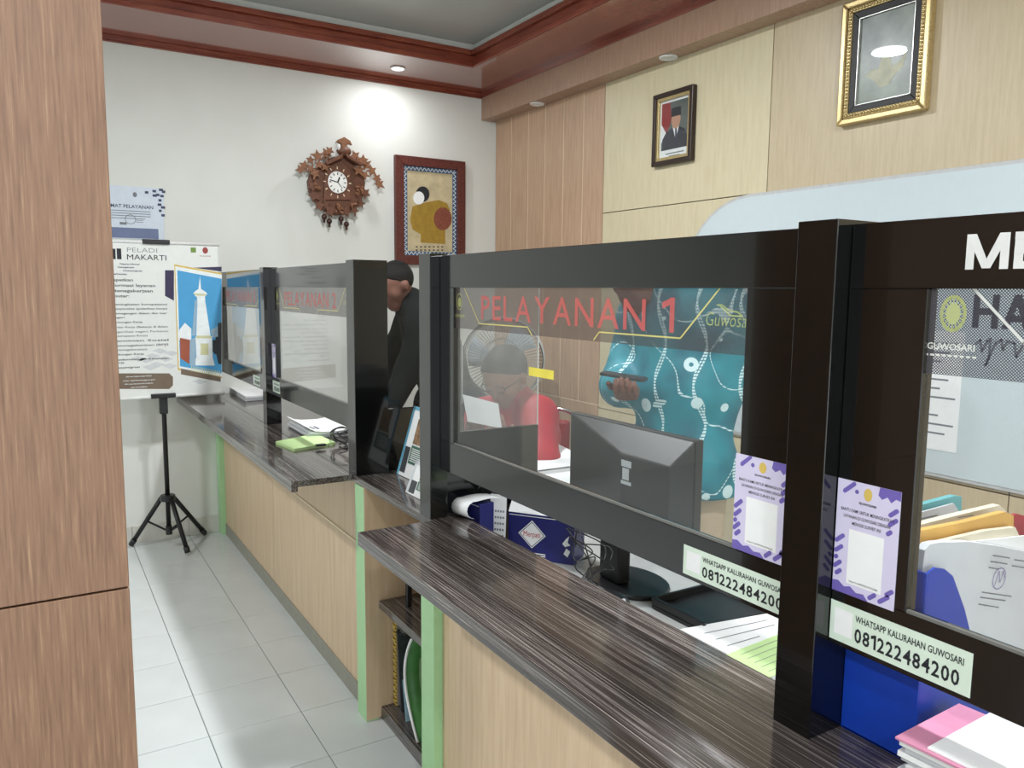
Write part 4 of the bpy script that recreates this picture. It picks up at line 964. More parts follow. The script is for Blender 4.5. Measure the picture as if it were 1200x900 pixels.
# curved green calendar
gc = thing('rolled_calendar', 'green printed calendar bowed into the open shelf', 'calendar', (1.02, 2.2, .045))
def bow(off):
    rows = []
    for i in range(15):
        t = i/14; z = .047+.335*t; y = 2.16+.155*math.sin(.35+t*2.1)+off
        rows.append([(1.0+.23*j/5, y-.01*j/5, z) for j in range(6)])
    return rows
MB().grid(bow(0)).build('cover', plain('calendar_green', (74, 138, 70), .4, var=.1), gc, smooth=True, solid=.003)
ed = [[(r[0][0]-.003, r[0][1]+.002, r[0][2]), (r[0][0]+.004, r[0][1]-.0035, r[0][2])] for r in bow(0)]
MB().grid(ed).build('white_edge', 'white_paper', gc, smooth=True, solid=.006)
pan = MB(); rws = [[(1.05+.15*j/3, r[0][1]-.0065-.01*j/3, r[0][2]) for j in range(4)] for r in bow(0)[4:11]]; pan.grid(rws).build('pale_panel', plain('calendar_pale', (150, 184, 140), .5), gc, smooth=True)
bc = thing('bulldog_clip', 'black clip hanging below the upper shelf board', 'clip', (1.02, 2.33, .36))
MB().box(1.0, 1.05, 2.31, 2.36, .372, .4075).build('jaw', 'black_plastic', bc, .004)
for s in (2.315, 2.35): MB().tube([(1.0, s, .38), (.985, s+.004, .372), (1.0, s+.008, .366)], .0015, 6).build('wire', 'dark_metal', bc, smooth=True)
tag(MB().hexa([(1.04,2.385,.4365),(1.06,2.385,.4365),(1.06,2.40,.4365),(1.04,2.40,.4365),(1.05,2.40,.60),(1.07,2.40,.60),(1.07,2.415,.60),(1.05,2.415,.60)]).build('black_tube', 'black_plastic', None, .003), 'short black upright tube on the upper shelf board', 'tube')

# ================================================================== file box and documents at the right
plain('file_blue', (14, 60, 170), .4, var=.05); plain('manila', (222, 176, 96), .6, var=.06); plain('manila_orange', (206, 140, 92), .6, var=.06); plain('teal_card', (104, 176, 182), .5, var=.05); plain('cream_card', (226, 218, 196), .6, var=.04); plain('maroon_card', (168, 48, 66), .5)
fb = thing('magazine_file', 'glossy blue magazine file stuffed with documents', 'file box', (1.1, .63, ZT))
fy0, fy1, fx0, fx1 = .576, .690, 1.002, 1.28
MB().box(fx0, fx1, fy0+.003, fy1-.003, .8695, .8725).build('bottom', 'file_blue', fb)
MB().box(fx0, fx0+.003, fy0, fy1, ZT+.0005, 1.143).build('spine', 'file_blue', fb, .0008)
prof = [(fx0+.003, ZT+.001), (fx1, ZT+.001), (fx1, .955), (1.155, .965), (1.138, 1.0), (1.122, 1.033), (1.102, 1.072), (1.085, 1.098), (1.065, 1.128), (1.043, 1.142), (1.02, 1.148), (fx0+.003, 1.143)]
for y in (fy0, fy1-.003):
    MB().prism(prof, lambda u, v, n, y=y: (u, y+n, v), 0, .003).build('side', 'file_blue', fb)
MB().box(fx1-.003, fx1, fy0+.003, fy1-.003, ZT+.004, .955).build('front_lip', 'file_blue', fb)
def doc(name, label, y, pts, th, mat, lean=0., cat='document', lines=None, y2=None):
    """upright document in the plane y (leaning back by 'lean' towards its top), outline from the photograph"""
    q = [ony(px, py, y) for px, py in pts]; zm = .874 if y < .69 else ZD+.0005
    for a in q: a[2] = max(a[2], zm)
    t = thing(name, label, cat, (q[0][0], y, min(a[2] for a in q))); zb = min(a[2] for a in q)
    f = lambda a, o: (a[0], y+o+lean*(a[2]-zb), a[2])
    k = len(q); MB().add([f(a, 0) for a in q]+[f(a, th) for a in q], [tuple(range(k-1, -1, -1)), tuple(range(k, 2*k))]+[(i, (i+1) % k, (i+1) % k+k, i+k) for i in range(k)]).build('sheet', mat, t)
    if lines:
        b = MB()
        for (x0, y0, x1, y1, w_) in lines:
            a = f(ony(x0, y0, y), -.0008); c = f(ony(x1, y1, y), -.0008); b.add([a, c, (c[0], c[1], c[2]-w_), (a[0], a[1], a[2]-w_)], [(0,1,2,3)])
        b.build('printed_lines', 'ink_grey', t)
    return t
d1 = doc('white_document', 'white stamped document sheets sticking out of the blue file', .590, [(1079,700),(1081,668),(1084,645),(1090,638),(1100,636),(1135,635),(1170,640),(1240,654),(1240,762),(1150,766),(1082,790)], .012, 'grey_paper', .0, lines=[(1163,650,1183,653,.002),(1188,655,1215,659,.002),(1160,657,1180,660,.002),(1185,662,1212,666,.002),(1158,664,1170,666,.002),(1150,693,1185,698,.002),(1148,699,1178,703,.002),(1146,707,1170,711,.002)])
b = MB(); c = ony(1171, 678, .589); Fd = F_Y(0, .589, 0); line(b, Fd, oval(c[0], c[2], .018, .016, 18), .0012, .0003, closed=True)
line(b, Fd, [(c[0]-.012, c[2]-.008), (c[0]-.002, c[2]+.012), (c[0]+.002, c[2]-.006), (c[0]+.01, c[2]+.01), (c[0]+.016, c[2]-.002)], .0012, .0003); b.build('stamp', 'violet', d1)
doc('white_document', 'bright white sheets between the stamped sheets and the cream card', .6035, [(1128,650),(1136,635),(1200,628),(1240,624),(1240,740),(1128,740)], .003, 'white_paper')
doc('cream_document', 'cream document with dark print behind the stamped sheets', .607, [(1094,650),(1097,636),(1156,622),(1190,618),(1200,640),(1200,740),(1094,740)], .008, 'cream_card')
doc('manila_envelope', 'yellow manila envelope standing in the blue file', .622, [(1069,690),(1075,626),(1079,622),(1130,612),(1178,600),(1188,604),(1188,640),(1188,740),(1072,740)], .010, 'manila')
doc('orange_folder', 'orange brown folder edge standing at the back of the blue file', .640, [(1062,700),(1064,623),(1076,619),(1086,640),(1086,740),(1064,740)], .006, 'manila_orange')
doc('maroon_folder', 'maroon folder corner behind the manila envelope', .655, [(1186,604),(1192,602),(1212,608),(1222,620),(1222,730),(1186,730)], .005, 'maroon_card')
doc('cream_folder', 'cream paper bundle between the teal folder and manila envelope', .664, [(1064,650),(1066,618),(1130,602),(1172,592),(1180,600),(1190,680),(1190,730),(1066,730)], .012, 'cream_card', 0, lines=[(1122,606,1140,603,.0015),(1128,609,1150,605,.0015)])
# teal folder standing behind the blue file on the desk
doc('teal_folder', 'teal plastic folder holding papers standing behind the blue file', .80, [(1052,640),(1060,597),(1120,581),(1127,582),(1126,640),(1116,880),(1052,875)], .012, 'teal_card', 0, 'folder')
doc('pale_sheet', 'pale sheet in front of the teal folder', .789, [(1058,640),(1066,604),(1118,590),(1124,600),(1122,650),(1112,880),(1056,870)], .004, 'grey_paper', 0, 'paper', lines=[(1075,608,1098,603,.0025)])
# pink folder on a pile of papers
pkf = thing('pink_folder', 'pink card folder with white sheets on a ragged paper pile', 'folder', (1.0, .5, ZT))
zpk = .945; rk = random.Random(5)
cor = [onz(*p, zpk) for p in [(1049,864),(1120,825),(1152,841),(1084,879)]]
d_ = np.array(cor[1]-cor[0]); e_ = np.array(cor[3]-cor[0])
o_ = np.array(cor[0]); ex = np.array([1., .03, 0]); ey = np.array([.06, -1., 0])
for i in range(9):
    zz = ZT+.001+i*.0082; a = o_+np.array([rk.uniform(.004, .014), rk.uniform(-.012, 0), 0]); a[2] = 0
    q = [a, a+ex*.15, a+ex*.15+ey*.20, a+ey*.20]
    MB().hexa([(p[0], p[1], zz) for p in q]+[(p[0]+rk.uniform(-.002, .002), p[1], zz+.0068) for p in q]).build('sheet_bundle', ('white_paper', 'grey_paper')[i % 2], pkf)
a = o_.copy(); a[2] = 0; q = [a, a+ex*.155, a+ex*.155+ey*.21, a+ey*.21]
MB().hexa([(p[0], p[1], zpk-.002) for p in q]+[(p[0], p[1], zpk+.001) for p in q]).build('card_cover', 'pink_card', pkf)
a2 = a+ey*.038+ex*.006; q = [a2, a2+ex*.17, a2+ex*.17+ey*.18, a2+ey*.18]
MB().hexa([(p[0], p[1], zpk+.0015) for p in q]+[(p[0], p[1], zpk+.004) for p in q]).build('top_sheet', 'white_paper', pkf)

# ---- printer on the side desk
pr = thing('printer', 'pale grey dot matrix printer with white sheet on top', 'printer', (1.66, 2.45, ZD))
MB().box(1.50, 1.84, 2.28, 2.60, ZD, .835).build('case', 'grey_plastic', pr, .012, seg=3)
MB().box(1.53, 1.81, 2.30, 2.40, .836, .862).build('paper_cover', 'grey_plastic', pr, .008)
MB().cyl((1.84, 2.35, .80), (1, 0, 0), .018, .02, 16).build('platen_knob', 'black_plastic', pr)
tag(MB().hexa([(1.52,2.34,.866),(1.80,2.34,.866),(1.83,2.64,.885),(1.53,2.64,.885),(1.52,2.34,.8685),(1.80,2.34,.8685),(1.83,2.64,.8875),(1.53,2.64,.8875)]).build('printed_sheet', 'white_paper'), 'white sheet lying on top of the printer', 'paper')
tf = thing('tractor_paper', 'perforated printer paper curling out of the printer', 'paper', (1.5, 2.27, ZD))
rows = []
for i in range(14):
    t = i/13; a = t*math.pi*1.1
    rows.append([(1.455+.045*j, 2.285-.06*math.sin(a)-.03*t, .79+.06*math.cos(a)*.9+.02*(1-t)) for j in range(6)])
MB().grid(rows).build('sheet', 'white_paper', tf, smooth=True, solid=.0008)
hl = MB()
for i in range(0, 13):
    a, c = np.array(rows[i][0]), np.array(rows[i][5])
    for e in (a+(c-a)*.04, a+(c-a)*.96): hl.ball(e, .004, 6, 4)
hl.build('feed_holes', 'ink', tf)
# ================================================================== pedestal fan
fn = thing('pedestal_fan', 'grey pedestal fan with round wire cage behind the person in red', 'fan', (2.5, 4.22, 0))
fc = np.array([2.49, 4.20, 1.09]); fd_ = np.array([-.66, -.75, 0.]); fu = np.array([0, 0, 1.]); fr_ = np.cross(fd_, fu)
def FP(a, r, n): return fc+fr_*r*math.cos(a)+fu*r*math.sin(a)+fd_*n
for nm, nn in (('front_cage', .06), ('rear_cage', -.06)):
    mb = MB()
    for r, k in ((.255, 48), (.245, 40), (.13, 32), (.06, 24)): mb.tube([FP(2*math.pi*i/k, r, nn*(1-.55*(r/.255)**2)) for i in range(k)], .0035 if r > .25 else .0016, 6, True)
    for i in range(64):
        a = 2*math.pi*i/64; mb.tube([FP(a, .04, nn), FP(a, .15, nn*.8), FP(a, .255, nn*.42)], .0011, 4)
    mb.build(nm, 'dark_metal', fn)
MB().tube([FP(2*math.pi*i/48, .258, 0) for i in range(48)], .008, 8, True).build('cage_rim', 'grey_plastic', fn, smooth=True)
for k in range(3):
    mb = MB(); rows = []
    for i in range(7):
        r = .04+.19*i/6; rows.append([FP(k*2.094+w_*(.55-.1*i/6)+.25*i/6, r, .02*w_) for w_ in (-1, -.4, .3, 1)])
    mb.grid(rows).build('blade', plain('fan_blade%d' % k, (150, 160, 168), .3), fn, smooth=True, solid=.002)
MB().cyl(fc+fd_*-.01, fd_, .04, .05, 20).build('hub', 'grey_plastic', fn, .006)
MB().cyl(fc+fd_*-.19, fd_, .055, .13, 20, .065).build('motor', 'grey_plastic', fn, .01)
bp_ = fc+fd_*-.13; MB().tube([(bp_[0], bp_[1], .04), (bp_[0], bp_[1], 1.04)], .014, 12).build('pole', 'grey_plastic', fn, smooth=True)
MB().cyl((bp_[0], bp_[1], 0), (0, 0, 1), .19, .03, 32, .17).build('base', 'grey_plastic', fn, .006)

# ================================================================== people (bodies as one continuous surface each)
def U_(v): v = np.array(v, float); return v/np.linalg.norm(v)
def sdf_grid(prims, h, k0, clips=()):
    lo = np.min([np.minimum(p[0], p[1])-max(p[2:4]) for p in prims], 0)-4*h; hi = np.max([np.maximum(p[0], p[1])+max(p[2:4]) for p in prims], 0)+4*h
    n = np.ceil((hi-lo)/h).astype(int)+1; D = np.full(n, 1., np.float32)
    ax = [lo[i]+h*np.arange(n[i]) for i in range(3)]
    for a, b, ra, rb, *kk in prims:
        k = kk[0] if kk else k0
        r = max(ra, rb)+k+3*h; l = np.maximum(((np.minimum(a, b)-r-lo)/h).astype(int), 0); u = np.minimum(((np.maximum(a, b)+r-lo)/h).astype(int)+2, n)
        X, Y, Z = np.meshgrid(ax[0][l[0]:u[0]], ax[1][l[1]:u[1]], ax[2][l[2]:u[2]], indexing='ij')
        ab = b-a; L2 = max(ab@ab, 1e-9); t = np.clip(((X-a[0])*ab[0]+(Y-a[1])*ab[1]+(Z-a[2])*ab[2])/L2, 0, 1)
        d = np.sqrt((X-a[0]-t*ab[0])**2+(Y-a[1]-t*ab[1])**2+(Z-a[2]-t*ab[2])**2)-(ra+(rb-ra)*t)
        S = D[l[0]:u[0], l[1]:u[1], l[2]:u[2]]; q = np.maximum(k-np.abs(S-d), 0)/k
        D[l[0]:u[0], l[1]:u[1], l[2]:u[2]] = np.minimum(S, d)-q*q*k/4
    if clips:
        X, Y, Z = np.meshgrid(*ax, indexing='ij')
        for p, nrm in clips:      # keep the side the normal points away from
            D = np.maximum(D, (X-p[0])*nrm[0]+(Y-p[1])*nrm[1]+(Z-p[2])*nrm[2])
    return D, lo
def surface(D, lo, h):
    s = D < 0; c = np.zeros(tuple(np.array(D.shape)-1), np.int8)
    offs = [(i, j, k) for i in (0, 1) for j in (0, 1) for k in (0, 1)]; N_ = np.array(D.shape)-1
    for o in offs: c += s[o[0]:o[0]+N_[0], o[1]:o[1]+N_[1], o[2]:o[2]+N_[2]]
    idx = np.argwhere((c > 0) & (c < 8)); P = np.zeros((len(idx), 3)); W_ = np.zeros(len(idx))
    for ax_ in range(3):
        for o in offs:
            if o[ax_]: continue
            a = idx+np.array(o); b = a.copy(); b[:, ax_] += 1
            da = D[a[:, 0], a[:, 1], a[:, 2]]; db = D[b[:, 0], b[:, 1], b[:, 2]]; m_ = (da < 0) != (db < 0)
            t = np.where(m_, da/np.where(m_, da-db, 1), 0); p = a.astype(float); p[:, ax_] += t
            P += np.where(m_[:, None], p, 0); W_ += m_
    V = lo+h*P/W_[:, None]
    im = np.full(tuple(N_), -1, int); im[idx[:, 0], idx[:, 1], idx[:, 2]] = np.arange(len(idx)); F = []
    for ax_ in range(3):
        sl = [slice(None)]*3; sl2 = [slice(None)]*3; sl[ax_] = slice(0, -1); sl2[ax_] = slice(1, None)
        A, B2 = s[tuple(sl)], s[tuple(sl2)]; e = np.argwhere(A != B2); fl = A[e[:, 0], e[:, 1], e[:, 2]]
        u_, v_ = [(1, 2), (2, 0), (0, 1)][ax_]; q = []
        for du, dv in ((0, 0), (1, 0), (1, 1), (0, 1)):
            w_ = e.copy(); w_[:, u_] -= du; w_[:, v_] -= dv; q.append(im[w_[:, 0], w_[:, 1], w_[:, 2]])
        q = np.array(q).T; q[~fl] = q[~fl][:, ::-1]; F.append(q)
    return V, np.concatenate(F)
def skin_mesh(name, prims, mat, h=.009, k=.03, clips=(), parent=None):
    prims = [(np.array(p[0], float), np.array(p[1], float), *p[2:]) for p in prims]
    D, lo = sdf_grid(prims, h, k, clips); V, F = surface(D, lo, h)
    me = bpy.data.meshes.new(name); me.from_pydata(V.tolist(), [], F.tolist()); me.materials.append(M(mat)); me.polygons.foreach_set('use_smooth', [True]*len(F)); me.update()
    o = bpy.data.objects.new(name, me); COL.objects.link(o)
    md = o.modifiers.new('relax', 'SMOOTH'); md.iterations = 2; md.factor = .4
    if parent is not None: adopt(o, parent)
    return o
def hand(wr, dr, pn, curl=.5, side=1, r=.0088):
    """palm, four unequal bent fingers, thumb from the side of the palm"""
    wr = np.array(wr, float); dr = U_(dr); pn = np.array(pn, float); pn = U_(pn-dr*(pn@dr)); ac = np.cross(dr, pn)*side; P = []
    for o in (-.026, -.009, .009, .026): P.append((wr+ac*o*.6, wr+dr*.085+ac*o, .017, .0145))
    for o, l in ((-.03, .062), (-.010, .076), (.010, .082), (.030, .073)):
        k0 = wr+dr*.088+ac*o; a1 = curl*.9; a2 = curl*2.1; a3 = curl*3.0
        k1 = k0+(dr*math.cos(a1)+pn*math.sin(a1))*l*.5; k2 = k1+(dr*math.cos(a2)+pn*math.sin(a2))*l*.33; k3 = k2+(dr*math.cos(a3)+pn*math.sin(a3))*l*.25
        P += [(k0, k1, r*1.1, r, .004), (k1, k2, r, r*.95, .004), (k2, k3, r*.95, r*.8, .004)]
    t0 = wr+dr*.03+ac*.028+pn*.008; t1 = t0+dr*.035+ac*.026+pn*.018; t2 = t1+dr*.032+ac*.004+pn*.016
    P += [(t0, t1, .014, .0115, .008), (t1, t2, .0115, .009, .004)]
    return P
def head_prims(c, fd, up):
    c = np.array(c, float); fd = U_(fd); up = U_(np.array(up)-fd*(np.array(up)@fd)); rt = np.cross(fd, up)
    return [(c+up*.025-fd*.02, c+up*.03+fd*.015, .086, .082), (c-up*.02+fd*.03, c-up*.085+fd*.052, .064, .040), (c+up*.012+fd*.092, c-up*.028+fd*.108, .009, .014),
            (c+rt*.083-up*.005, c+rt*.086-up*.03, .016, .011), (c-rt*.083-up*.005, c-rt*.086-up*.03, .016, .011), (c+up*.03+fd*.088-rt*.03, c+up*.03+fd*.088+rt*.03, .012, .012),
            (c-up*.058+fd*.088-rt*.014, c-up*.058+fd*.088+rt*.014, .010, .010), (c+rt*.035-up*.022+fd*.06, c+rt*.04-up*.03+fd*.055, .03, .03), (c-rt*.035-up*.022+fd*.06, c-rt*.04-up*.03+fd*.055, .03, .03)], fd, up, rt
def person(label, J, skin, top, trou, hairm, base, cloth=.018, sleeve=1.0, sleeveL=None, hem=.10, h=.009, hand_spec=None, glasses=False):
    hp, fd, up, rt = head_prims(*J['head']); c = np.array(J['head'][0], float)
    n0 = J['neck']; ch = J['chest']; pv = J['pelvis']; shR, shL = J['shR'], J['shL']; hpR, hpL = J['hipR'], J['hipL']
    lat = U_(shL-shR); body = list(hp)
    body += [(c-up*.06-fd*.02, n0, .054, .058), (n0, ch, .06, .09), (ch-lat*.085, ch+lat*.085, .105, .105), (n0-lat*.04, shR, .055, .058), (n0+lat*.04, shL, .055, .058), (ch, pv, .125, .12), (ch*.5+pv*.5-lat*.05, ch*.5+pv*.5+lat*.05, .115, .115), (hpR, hpL, .115, .115)]
    shirt = [(n0, ch, .074, .11), (n0+U_(n0-ch)*.02, n0, .074, .08), (ch-lat*.085, ch+lat*.085, .105+cloth, .105+cloth), (n0-lat*.03, shR, .05+cloth, .062+cloth), (n0+lat*.03, shL, .05+cloth, .062+cloth), (ch, pv, .125+cloth, .125+cloth), (ch*.5+pv*.5-lat*.05, ch*.5+pv*.5+lat*.05, .115+cloth, .118+cloth), (hpR, hpL, .118+cloth, .118+cloth), (hpR-np.array([0,0,hem]), hpL-np.array([0,0,hem]), .12+cloth, .12+cloth)]
    arms = []
    for s in 'RL':
        sh_j, el, wr = J['sh'+s], J['el'+s], J['wr'+s]
        arms += [(sh_j, el, .056, .043), (el, wr, .042, .029)]
        sl = sleeveL if (s == 'L' and sleeveL is not None) else sleeve; e2 = el+(wr-el)*sl
        shirt += [(sh_j, el, .06+cloth, .047+cloth)] + ([(el, e2, .047+cloth, .036+cloth)] if sl > 0.05 else [])
    body += arms; legs = []; tr = []
    for s in 'RL':
        hj, kn, an = J['hip'+s], J['kn'+s], J['an'+s]; legs += [(hj, kn, .09, .058), (kn, an, .056, .038)]; tr += [(hj, kn, .108, .078), (kn, an, .075, .06)]
        legs += [(an-np.array([0,0,.03]), an+J['foot']*.15-np.array([0,0,.045]), .036, .03)]
    body += legs; tr += [(hpR, hpL, .122, .122), (pv, (hpR+hpL)/2, .122, .122)]
    for s in 'RL':
        if hand_spec and s in hand_spec: body += hand(*hand_spec[s])
        else: body += hand(J['wr'+s], J['wr'+s]-J['el'+s], J.get('palm'+s, (0, 0, -1)), .35, 1 if s == 'R' else -1)
    o = skin_mesh('person', body, skin, h, .022); tag(o, label, 'person')
    top_o = skin_mesh('shirt', shirt, top, .011, .04, [((0, 0, (hpR[2]-hem)), (0, 0, -1.))], o)
    skin_mesh('trousers', tr, trou, .012, .03, [((0, 0, J['anR'][2]-.02), (0, 0, -1.)), ((0, 0, max(hpR[2], hpL[2])+.09), (0, 0, 1.))], o)
    hr = [(c+up*.030-fd*.024, c+up*.037+fd*.012, .092, .086)]
    skin_mesh('hair', hr, hairm, .009, .02, [(c+up*.004, -U_(up*.78-fd*.62))], o)
    for s in (-1, 1): MB().ball(c+rt*.031*s+fd*.083+up*.008, .0105, 8, 6).build('eye', 'ink', o, smooth=True)
    if glasses:
        gl = MB()
        for s in (-1, 1): gl.tube([c+rt*(.033*s+.024*math.cos(a))+fd*.102+up*(.008+.018*math.sin(a)) for a in np.linspace(0, 2*math.pi, 17)[:-1]], .0022, 6, True); gl.tube([c+rt*.057*s+fd*.1+up*.01, c+rt*.09*s+fd*.02+up*.004, c+rt*.09*s-fd*.01-up*.005], .002, 6)
        gl.tube([c-rt*.009+fd*.104+up*.01, c+rt*.009+fd*.104+up*.01], .002, 6); gl.build('glasses', 'dark_metal', o, smooth=True)
    for s in 'RL':
        an = J['an'+s]; skin_mesh('shoe', [(an-np.array([0,0,.04]), an+J['foot']*.17-np.array([0,0,.048]), .046, .04)], 'black_plastic', .01, .02, [((0, 0, .0), (0, 0, -1.))], o)
    return o
plain('skin_brown', (142, 98, 76), .55, var=.08); plain('skin_dark', (116, 76, 62), .55, var=.08); plain('hair_black', (14, 13, 13), .8, var=.2, scale=120, spec=.2); plain('hair_grey', (40, 38, 38), .8, var=.3, scale=120, spec=.2)
plain('shirt_red', (168, 28, 46), .6, var=.1, scale=12); plain('jacket_black', (13, 18, 19), .9, var=.2, scale=14, spec=.15); plain('trousers_dark', (40, 42, 50), .7); plain('trousers_beige', (192, 174, 148), .7, var=.05)
# teal batik: wavy dotted white lines and pale blossoms printed on the cloth
m, N, L, Bs = new_mat('batik_teal'); Bs.inputs['Roughness'].default_value = .6
geo = N.new('ShaderNodeTexCoord'); sep = N.new('ShaderNodeSeparateXYZ'); rot = N.new('ShaderNodeMapping'); rot.inputs['Rotation'].default_value = (0, 0, math.radians(55)); L.new(geo.outputs['Object'], rot.inputs[0]); L.new(rot.outputs[0], sep.inputs[0])
def mth(op, a, b=None):
    n_ = N.new('ShaderNodeMath'); n_.operation = op
    for i, v in enumerate((a, b)):
        if v is None: continue
        if isinstance(v, (int, float)): n_.inputs[i].default_value = v
        else: L.new(v, n_.inputs[i])
    return n_.outputs[0]
X_, Z_ = sep.outputs['X'], sep.outputs['Z']
def wavy(period, amp, freq, phase, width):
    s = mth('MULTIPLY', mth('SINE', mth('ADD', mth('MULTIPLY', Z_, freq), phase)), amp)
    f = mth('FRACT', mth('DIVIDE', mth('ADD', mth('ADD', X_, s), 5.0), period))
    return mth('LESS_THAN', mth('ABSOLUTE', mth('SUBTRACT', f, .5)), width/period)
dots = mth('GREATER_THAN', mth('FRACT', mth('MULTIPLY', Z_, 95.)), .3)
w1 = mth('MULTIPLY', mth('MAXIMUM', wavy(.135, .018, 22., 0., .003), wavy(.135, .018, 22., .55, .003)), dots)
vo = N.new('ShaderNodeTexVoronoi'); vo.inputs['Scale'].default_value = 6.0; L.new(geo.outputs['Object'], vo.inputs['Vector'])
fl = mth('MULTIPLY', mth('LESS_THAN', vo.outputs['Distance'], .15), mth('GREATER_THAN', vo.outputs['Distance'], .05))
nz2 = N.new('ShaderNodeTexNoise'); nz2.inputs['Scale'].default_value = 5.5; nz2.inputs['Detail'].default_value = 0; L.new(geo.outputs['Object'], nz2.inputs['Vector'])
vine = mth('MULTIPLY', mth('LESS_THAN', mth('ABSOLUTE', mth('SUBTRACT', nz2.outputs['Fac'], .54)), .007), dots)
fl = mth('MAXIMUM', fl, vine)
nzb = N.new('ShaderNodeTexNoise'); nzb.inputs['Scale'].default_value = 8; L.new(geo.outputs['Object'], nzb.inputs['Vector'])
base = N.new('ShaderNodeValToRGB'); base.color_ramp.elements[0].position = .35; base.color_ramp.elements[1].position = .65; base.color_ramp.elements[0].color = (*lin((8, 104, 122)), 1); base.color_ramp.elements[1].color = (*lin((24, 138, 152)), 1); L.new(nzb.outputs['Fac'], base.inputs[0])
mx = N.new('ShaderNodeMixRGB'); mx.inputs[2].default_value = (*lin((206, 232, 234)), 1); L.new(mth('MAXIMUM', w1, fl), mx.inputs[0]); L.new(base.outputs[0], mx.inputs[1]); L.new(mx.outputs[0], Bs.inputs['Base Color'])

A3 = lambda *v: np.array(v, float)
# standing person in teal batik, looking down at a phone
f2 = U_((-.97, -.24, 0)); l2 = A3(.24, -.97, 0)
pc = dep(797, 450, 2.82); hipc = A3(pc[0], pc[1], .90)
Jb = dict(head=(dep(753, 331, 2.78), (-.84, -.02, -.54), (-.5, 0, .85)), neck=dep(784, 345, 2.78), chest=dep(797, 378, 2.80), pelvis=A3(pc[0], pc[1], .97),
          shR=dep(752, 372, 2.96), shL=dep(846, 362, 2.70), elR=dep(728, 452, 2.90), elL=dep(848, 452, 2.78), wrR=dep(731, 452, 2.66), wrL=dep(828, 540, 2.80),
          hipR=hipc-l2*.085, hipL=hipc+l2*.085, knR=A3(*(hipc-l2*.1)[:2], .49), knL=A3(*(hipc+l2*.1)[:2], .49), anR=A3(*(hipc-l2*.11)[:2], .085), anL=A3(*(hipc+l2*.11)[:2], .085), foot=f2)
ph_c = dep(731, 441, 2.58); wrR = Jb['wrR']
pb = person('person in teal batik shirt standing and holding a phone', Jb, 'skin_dark', 'batik_teal', 'trousers_beige', 'hair_black', 0, cloth=.026, sleeve=.35, sleeveL=.97, hem=.09, h=.006,
       hand_spec={'R': (dep(738, 458, 2.66), RT*-.25-DN*-.15+FW*-.9, -DN, .55, 1), 'L': (Jb['wrL'], Jb['wrL']-Jb['elL'], -l2, .3, -1)})
phn = thing('phone', 'dark smartphone held by the person in teal batik', 'phone', tuple(ph_c))
Fp = F_any(ph_c, RT*.93-FW*.35+DN*.16, FW*.9+RT*.3-DN*.12)
MB().prism(rrect(-.075, -.036, .075, .036, .01, 4), Fp, -.0045, .0045).build('body', 'black_plastic', phn, .002)
MB().prism(rrect(-.071, -.033, .071, .033, .008, 4), Fp, .0046, .0052).build('display', 'ink', phn)

# seated person in red
f3 = U_((-.78, -.62, 0)); l3 = A3(.62, -.78, 0)
rc = dep(606, 520, 3.45); seat = A3(rc[0], rc[1], .56)
Jr = dict(head=(dep(592, 440, 3.27), (-.76, -.38, -.52), (-.4, -.2, .9)), neck=dep(605, 476, 3.36), chest=dep(606, 512, 3.40), pelvis=seat+A3(0, 0, .06),
          shR=dep(568, 489, 3.45), shL=dep(630, 488, 3.24), elR=dep(556, 545, 3.22), elL=dep(636, 545, 3.06), wrR=dep(552, 532, 3.02), wrL=dep(592, 535, 2.98),
          hipR=seat-l3*.09, hipL=seat+l3*.09, knR=seat-l3*.12+f3*.33+A3(0,0,-.04), knL=seat+l3*.12+f3*.38+A3(0,0,-.04), foot=f3)
for s in 'RL': Jr['an'+s] = A3(*(Jr['kn'+s]+f3*.02)[:2], .085)
person('seated person in red shirt bending over a sheet of paper', Jr, 'skin_brown', 'shirt_red', 'trousers_dark', 'hair_grey', 0, cloth=.02, sleeve=.2, hem=.0, h=.008, glasses=True,
       hand_spec={'R': (Jr['wrR'], U_(dep(556, 505, 2.98)-Jr['wrR']), FW, .3, 1), 'L': (Jr['wrL'], U_(dep(584, 508, 2.94)-Jr['wrL']), FW, .3, -1)})
hs = [dep(542, 462, 2.93), dep(584, 473, 2.90), dep(588, 502, 2.87), dep(548, 494, 2.90)]
tag(MB().hexa([tuple(p) for p in (hs[3], hs[2], hs[1], hs[0])]+[tuple(p+FW*.002) for p in (hs[3], hs[2], hs[1], hs[0])]).build('held_sheet', 'white_paper'), 'white sheet held up by the person in red', 'paper')

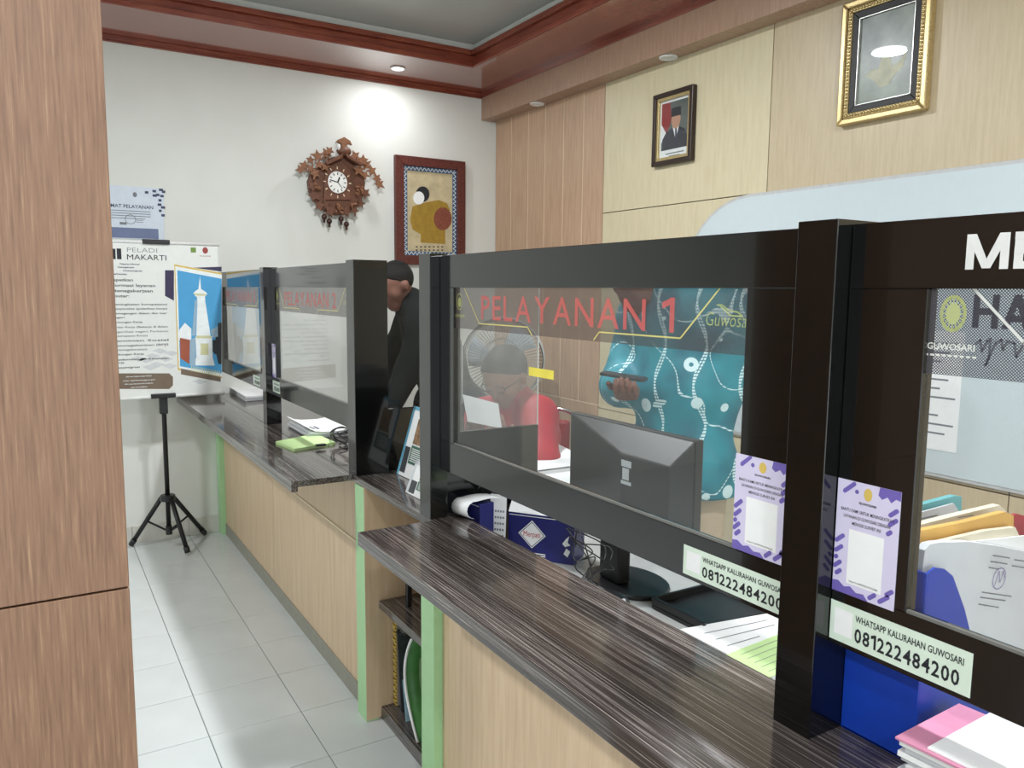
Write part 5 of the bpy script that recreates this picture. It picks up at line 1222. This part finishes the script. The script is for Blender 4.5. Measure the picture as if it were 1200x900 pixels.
# person in dark jacket bending over the far desk
f4 = U_((-.93, -.36, 0)); l4 = A3(.36, -.93, 0)
bc_ = dep(528, 470, 4.42); hp4 = A3(bc_[0], bc_[1], .88)
Jk = dict(head=(dep(463, 334, 4.10), (-.86, -.25, -.42), (-.3, 0, .95)), neck=dep(481, 357, 4.18), chest=dep(503, 388, 4.24), pelvis=hp4+A3(-.04, -.02, .10),
          shR=dep(480, 380, 4.40), shL=dep(496, 382, 4.04), elR=dep(452, 430, 4.36), elL=dep(480, 432, 4.0), wrR=dep(440, 470, 4.2), wrL=dep(458, 474, 3.9),
          hipR=hp4-l4*.085, hipL=hp4+l4*.085, knR=A3(*(hp4-l4*.1)[:2], .48), knL=A3(*(hp4+l4*.1)[:2], .48), anR=A3(*(hp4-l4*.1)[:2], .085), anL=A3(*(hp4+l4*.1)[:2], .085), foot=f4)
person('person in black jacket bending forward behind the side screen', Jk, 'skin_dark', 'jacket_black', 'trousers_dark', 'hair_black', 0, cloth=.022, sleeve=.95, hem=.04, h=.010)

# ---- chair of the seated person
chh = thing('office_chair', 'chrome framed chair with red padded back behind the seated person', 'chair', (seat[0], seat[1], 0))
plain('chair_red', (150, 22, 40), .4)
sc_ = seat-f3*.02-l3*.03; sc_[2] = .44
def CH(a, b, z): p = sc_+l3*a+f3*b; return (p[0], p[1], z)
MB().hexa([CH(-.22,-.2,.40),CH(.22,-.2,.40),CH(.22,.24,.40),CH(-.22,.24,.40),CH(-.22,-.2,.445),CH(.22,-.2,.445),CH(.22,.24,.445),CH(-.22,.24,.445)]).build('seat', 'chair_red', chh, .015)
MB().hexa([CH(-.2,-.235,.60),CH(.2,-.235,.60),CH(.2,-.2,.60),CH(-.2,-.2,.60),CH(-.19,-.275,.92),CH(.19,-.275,.92),CH(.19,-.24,.92),CH(-.19,-.24,.92)]).build('backrest', 'chair_red', chh, .015)
MB().tube(cable([CH(-.23,-.2,.40), CH(-.23,-.23,.62), CH(-.225,-.265,.88), CH(-.18,-.285,.955), CH(0,-.29,.965), CH(.18,-.285,.955), CH(.225,-.265,.88), CH(.23,-.23,.62), CH(.23,-.2,.40)]), .012, 10).build('back_frame', 'chrome', chh, smooth=True)
for a in (-.21, .21):
    for b in (-.18, .22): MB().tube([CH(a, b, .41), CH(a*1.08, b*1.1, .008)], .011, 10).build('leg', 'chrome', chh, smooth=True)
    MB().tube(cable([CH(a*1.15, .2, .41), CH(a*1.2, .2, .62), CH(a*1.2, .1, .66), CH(a*1.2, -.2, .64)]), .010, 8).build('armrest', 'chrome', chh, smooth=True)
